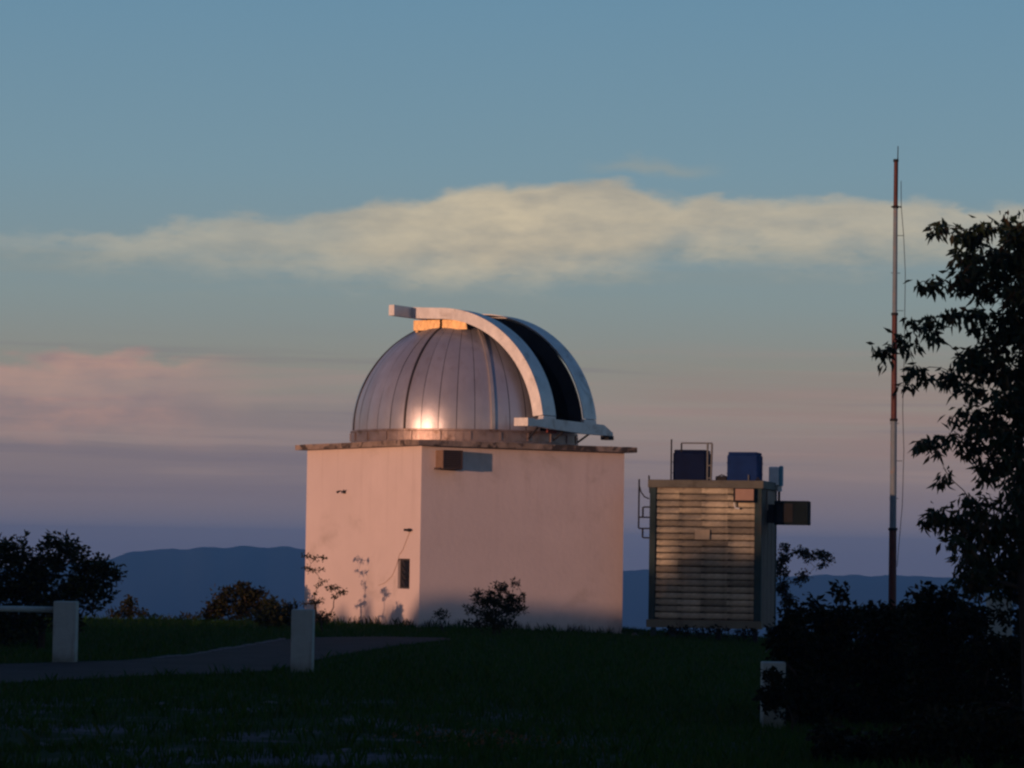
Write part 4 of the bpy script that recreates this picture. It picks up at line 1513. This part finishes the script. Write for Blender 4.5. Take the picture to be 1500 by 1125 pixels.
# (target point, height of shade line there, distance to bush, width)
tan_e = math.tan(SUN_EL)
targets = [((-4.3, 68.2), 0.20, 30, 0.8), ((-3.55, 66.9), 0.30, 28, 0.5), ((-3.0, 65.9), 0.62, 27, 0.22), ((-2.5, 65.0), 0.35, 28, 0.5), ((-1.9, 64.1), 0.38, 27, 0.4), ((-1.2, 64.5), 0.66, 29, 0.6),
           ((-0.3, 65.0), 0.60, 30, 0.7), ((0.7, 65.6), 0.36, 28, 0.7), ((1.2, 65.9), 0.5, 29, 0.3), ((1.7, 66.2), 0.34, 30, 0.7), ((2.4, 66.7), 0.30, 30, 0.7),
           ((-5.4, 69), 0.15, 32, 0.9)]
for (pt, hh, tdist, wd) in targets:
    shade_plant(pt, tdist + 10, hh + (tdist + 10) * tan_e, wd)
# cabin: lower third shaded, thin foliage above
for (pt, hh, tdist, wd) in [((3.0, 65.9), 1.25, 33, 0.6), ((3.8, 65.9), 1.5, 34, 0.6), ((4.6, 65.7), 1.85, 35, 0.6), ((5.3, 65.5), 1.65, 33, 0.6)]:
    shade_plant(pt, tdist, hh + tdist * tan_e, wd)
# ground and bollards in front
for k in range(22):
    x = -7 + k * 0.95
    shade_plant((x, 41.5 - 0.55 * k), 30 + (k % 3) * 1.5, 2.6 + 30 * tan_e + PR.uniform(-0.15, 0.3), 0.95)
for k in range(6):
    shade_plant((-9.5 + k * 0.95, 47.5), 30, 2.6 + 30 * tan_e, 0.95)
for k in range(-3, 6):
    shade_plant((5.0 + k * 0.9, 29.0 - 0.5 * k), 31, 5.2 + 30 * tan_e + PR.uniform(-0.5, 0.3), 1.1)
# open-crowned tree that dapples the cabin front
tq = Vector((4.2, 65.8, 0)) + shady * 42
tl = []
for k in range(75):
    tl.append((perp * PR.uniform(-1.25, 1.25) + Vector((0, 0, 42 * tan_e + PR.uniform(1.0, 2.95))) + shady * PR.uniform(-0.6, 0.6), PR.uniform(.12, .3), PR.uniform(.12, .3), PR.uniform(.06, .14)))
pp, ow = sample_lobes(tl, 30, 9)
V, F = leaf_arrays(pp, 5, 0.12, 0.07, 0.10, 0.2, 9)
dt = thing('open_tree', 'thin crowned tree west of the road outside the view', 'tree', tq)
o = inst('crown', np_mesh('crown', V, F, L_dark), dt, kind='stuff')
tm = MB()
tm.tube([(0, 0, -0.5), (0.05, 0, 2.2), (0, 0.05, 4.6)], [0.09, 0.06, 0.02], 7)
for (c_, a, b_, h) in tl[::2]:
    tm.tube([(0.03, 0, 2.3), tuple(c_.lerp(Vector((0, 0, 3)), 0.4)), tuple(c_)], [0.03, 0.018, 0.006], 4)
tm.build('trunk', M_bark, dt)

# ------------------------------------------------------------------ grass
def in_poly(x, y, P):
    ins = np.zeros(len(x), bool)
    j = len(P) - 1
    for i in range(len(P)):
        xi, yi = P[i]
        xj, yj = P[j]
        c_ = ((yi > y) != (yj > y)) & (x < (xj - xi) * (y - yi) / (yj - yi + 1e-12) + xi)
        ins ^= c_
        j = i
    return ins


def vgz(x, y):
    z = -0.045 * np.clip(x + 0.8, 0, 8)
    s1 = np.clip((y - 65.5) / 3.5, 0, 1)
    s1 = s1 * s1 * (3 - 2 * s1)
    s2 = np.clip((x + 1) / -2, 0, 1)
    s2 = s2 * s2 * (3 - 2 * s2)
    z = z - 0.10 * s1 * s2
    e = np.maximum(0, np.hypot(x, y - 5) - 66)
    return z - 320 * (1 - np.exp(-(e / 520.0) ** 1.5)) - 0.02 * e


def blades(name, x, y, hmin, hmax, wd, m_, lean=0.45):
    r = rng
    n = len(x)
    z = vgz(x, y)
    h = r.uniform(hmin, hmax, n)
    an = r.uniform(0, 2 * PI, n)
    la = r.uniform(0, 2 * PI, n)
    lx, ly = np.cos(la) * h * lean * r.random(n), np.sin(la) * h * lean * r.random(n)
    dx, dy = np.cos(an) * wd / 2, np.sin(an) * wd / 2
    A = np.stack([x - dx, y - dy, z - 0.01], 1)
    B = np.stack([x + dx, y + dy, z - 0.01], 1)
    C_ = np.stack([x + dx * .6 + lx * .4, y + dy * .6 + ly * .4, z + h * .6], 1)
    D = np.stack([x + lx, y + ly, z + h], 1)
    V = np.stack([A, B, C_, D], 1).reshape(-1, 3)
    i = np.arange(n) * 4
    F = np.concatenate([np.stack([i, i + 1, i + 2], 1), np.stack([i, i + 2, i + 3], 1)])
    o_ = bpy.data.objects.new(name, np_mesh(name, V, F, m_))
    COL.objects.link(o_)
    o_['kind'] = 'stuff'
    return o_


n = 330000
y = 21 + (73 - 21) * rng.random(n) ** 1.15
x = (rng.random(n) * 2 - 1) * (y * 0.19 + 1.5)
keep = ~in_poly(x, y, ROAD_POLY)
# footprint of the building and cabin
lx = (x - NX) * math.cos(TH) + (y - NY) * math.sin(TH)
ly = -(x - NX) * math.sin(TH) + (y - NY) * math.cos(TH)
keep &= ~((lx > -0.01) & (lx < S + .01) & (ly > -0.01) & (ly < S + .01))
# clumpy: thin out by a cheap pseudo-noise, more bare to the near left
cl_ = np.sin(x * 1.7 + np.sin(y * 0.9) * 2) * np.sin(y * 1.3 + np.sin(x * 1.1) * 2)
bare = np.clip((36 - y) / 8, 0, 1) * np.clip((2.5 - x) / 4, 0, 1)
keep &= rng.random(n) > bare * np.clip(cl_ + 0.55, 0, 0.97)
x, y = x[keep], y[keep]
blades('grass', x, y, 0.03, 0.085, 0.012, L_grass)
# taller tufts
n = 1500
cx_ = (rng.random(n) * 2 - 1)
yy = 22 + 48 * rng.random(n) ** 1.2
xx = cx_ * (yy * 0.18 + 1)
K = 12
xx = np.repeat(xx, K) + rng.normal(0, 0.05, n * K)
yy = np.repeat(yy, K) + rng.normal(0, 0.05, n * K)
kp = ~in_poly(xx, yy, ROAD_POLY)
lx = (xx - NX) * math.cos(TH) + (yy - NY) * math.sin(TH)
ly = -(xx - NX) * math.sin(TH) + (yy - NY) * math.cos(TH)
kp &= ~((lx > -0.01) & (lx < S + .01) & (ly > -0.01) & (ly < S + .01))
blades('grass_tufts', xx[kp], yy[kp], 0.07, 0.17, 0.012, L_grass, 0.8)
# weeds along the foot of the walls
xs, ys = [], []
for k in range(1300):
    s = rng.random()
    dens = 0.5 + 0.5 * math.sin(s * 31) * math.sin(s * 13 + 1)
    if rng.random() > dens:
        continue
    q = bl(s * S, -0.04 - 0.14 * rng.random(), 0) if k % 2 else bl(-0.04 - 0.14 * rng.random(), s * S, 0)
    xs.append(q.x)
    ys.append(q.y)
blades('wall_weeds', np.array(xs), np.array(ys), 0.05, 0.22, 0.018, L_dark, 0.6)

# fallen leaves on the near ground
c0_ = ground_at(700, 1085)
n = 260
fx = c0_.x + rng.normal(0, 0.35, n)
fy = c0_.y + rng.normal(0, 0.6, n)
V, F = leaf_arrays(np.stack([fx, fy, vgz(fx, fy) + 0.03], 1), 1, 0.05, 0.03, 0.01, 0.0, 31)
fo = bpy.data.objects.new('fallen_leaves', np_mesh('fallen_leaves', V, F, L_dry))
COL.objects.link(fo)
fo['kind'] = 'stuff'

# stones
stone_px = [(235, 1032, 16), (262, 1022, 10), (395, 1030, 15), (408, 1040, 9), (520, 1050, 11), (300, 1085, 20), (190, 1088, 18), (60, 1092, 20), (560, 1098, 14), (930, 932, 6), (590, 1085, 12), (760, 1112, 15), (440, 1068, 10), (505, 1100, 18)]
desc = ['beneath the road edge far left', 'small one beside the left road edge', 'below the white post by the road', 'smaller, just under the stone below the white post', 'alone in the middle of the near grass',
        'wide, in the pale patch at lower left', 'in the pale patch left of the widest stone', 'in the bottom left corner', 'right of the lower left pale patch', 'at the right foot of the building wall',
        'upper one near the fallen leaves', 'at the bottom edge below the fallen leaves', 'between road post and lower pale patch', 'at the bottom edge of the pale patch']
for k, ((px0, py0, w_), ds) in enumerate(zip(stone_px, desc)):
    q = ground_at(px0, py0) if py0 > 940 else Vector((at(px0, py0, 65.8).x, 65.8, 0))
    rr = w_ * q.y / FOC
    mb = MB()
    nr, ns = 5, 10
    for i in range(nr):
        ph_ = PI / 2 * i / (nr - 1)
        for j in range(ns):
            a = 2 * PI * j / ns
            j_ = 1 + 0.28 * noise.noise(Vector((math.cos(a) * 1.3, math.sin(a) * 1.3, i * .5 + k * 5)))
            mb.v.append((rr * math.cos(ph_) * math.cos(a) * j_, rr * 0.8 * math.cos(ph_) * math.sin(a) * j_, rr * (0.30 if k != 9 else 0.8) * math.sin(ph_) * j_ - 0.01))
    for i in range(nr - 1):
        for j in range(ns):
            mb.f.append((i * ns + j, i * ns + (j + 1) % ns, (i + 1) * ns + (j + 1) % ns, (i + 1) * ns + j))
    o = mb.build('stone', M_stone, smooth=True)
    o.location = (q.x, q.y, gz(q.x, q.y))
    tag(o, 'flat grey stone ' + ds if k != 9 else 'small pale stone ' + ds, 'stone', 'stones in the grass')
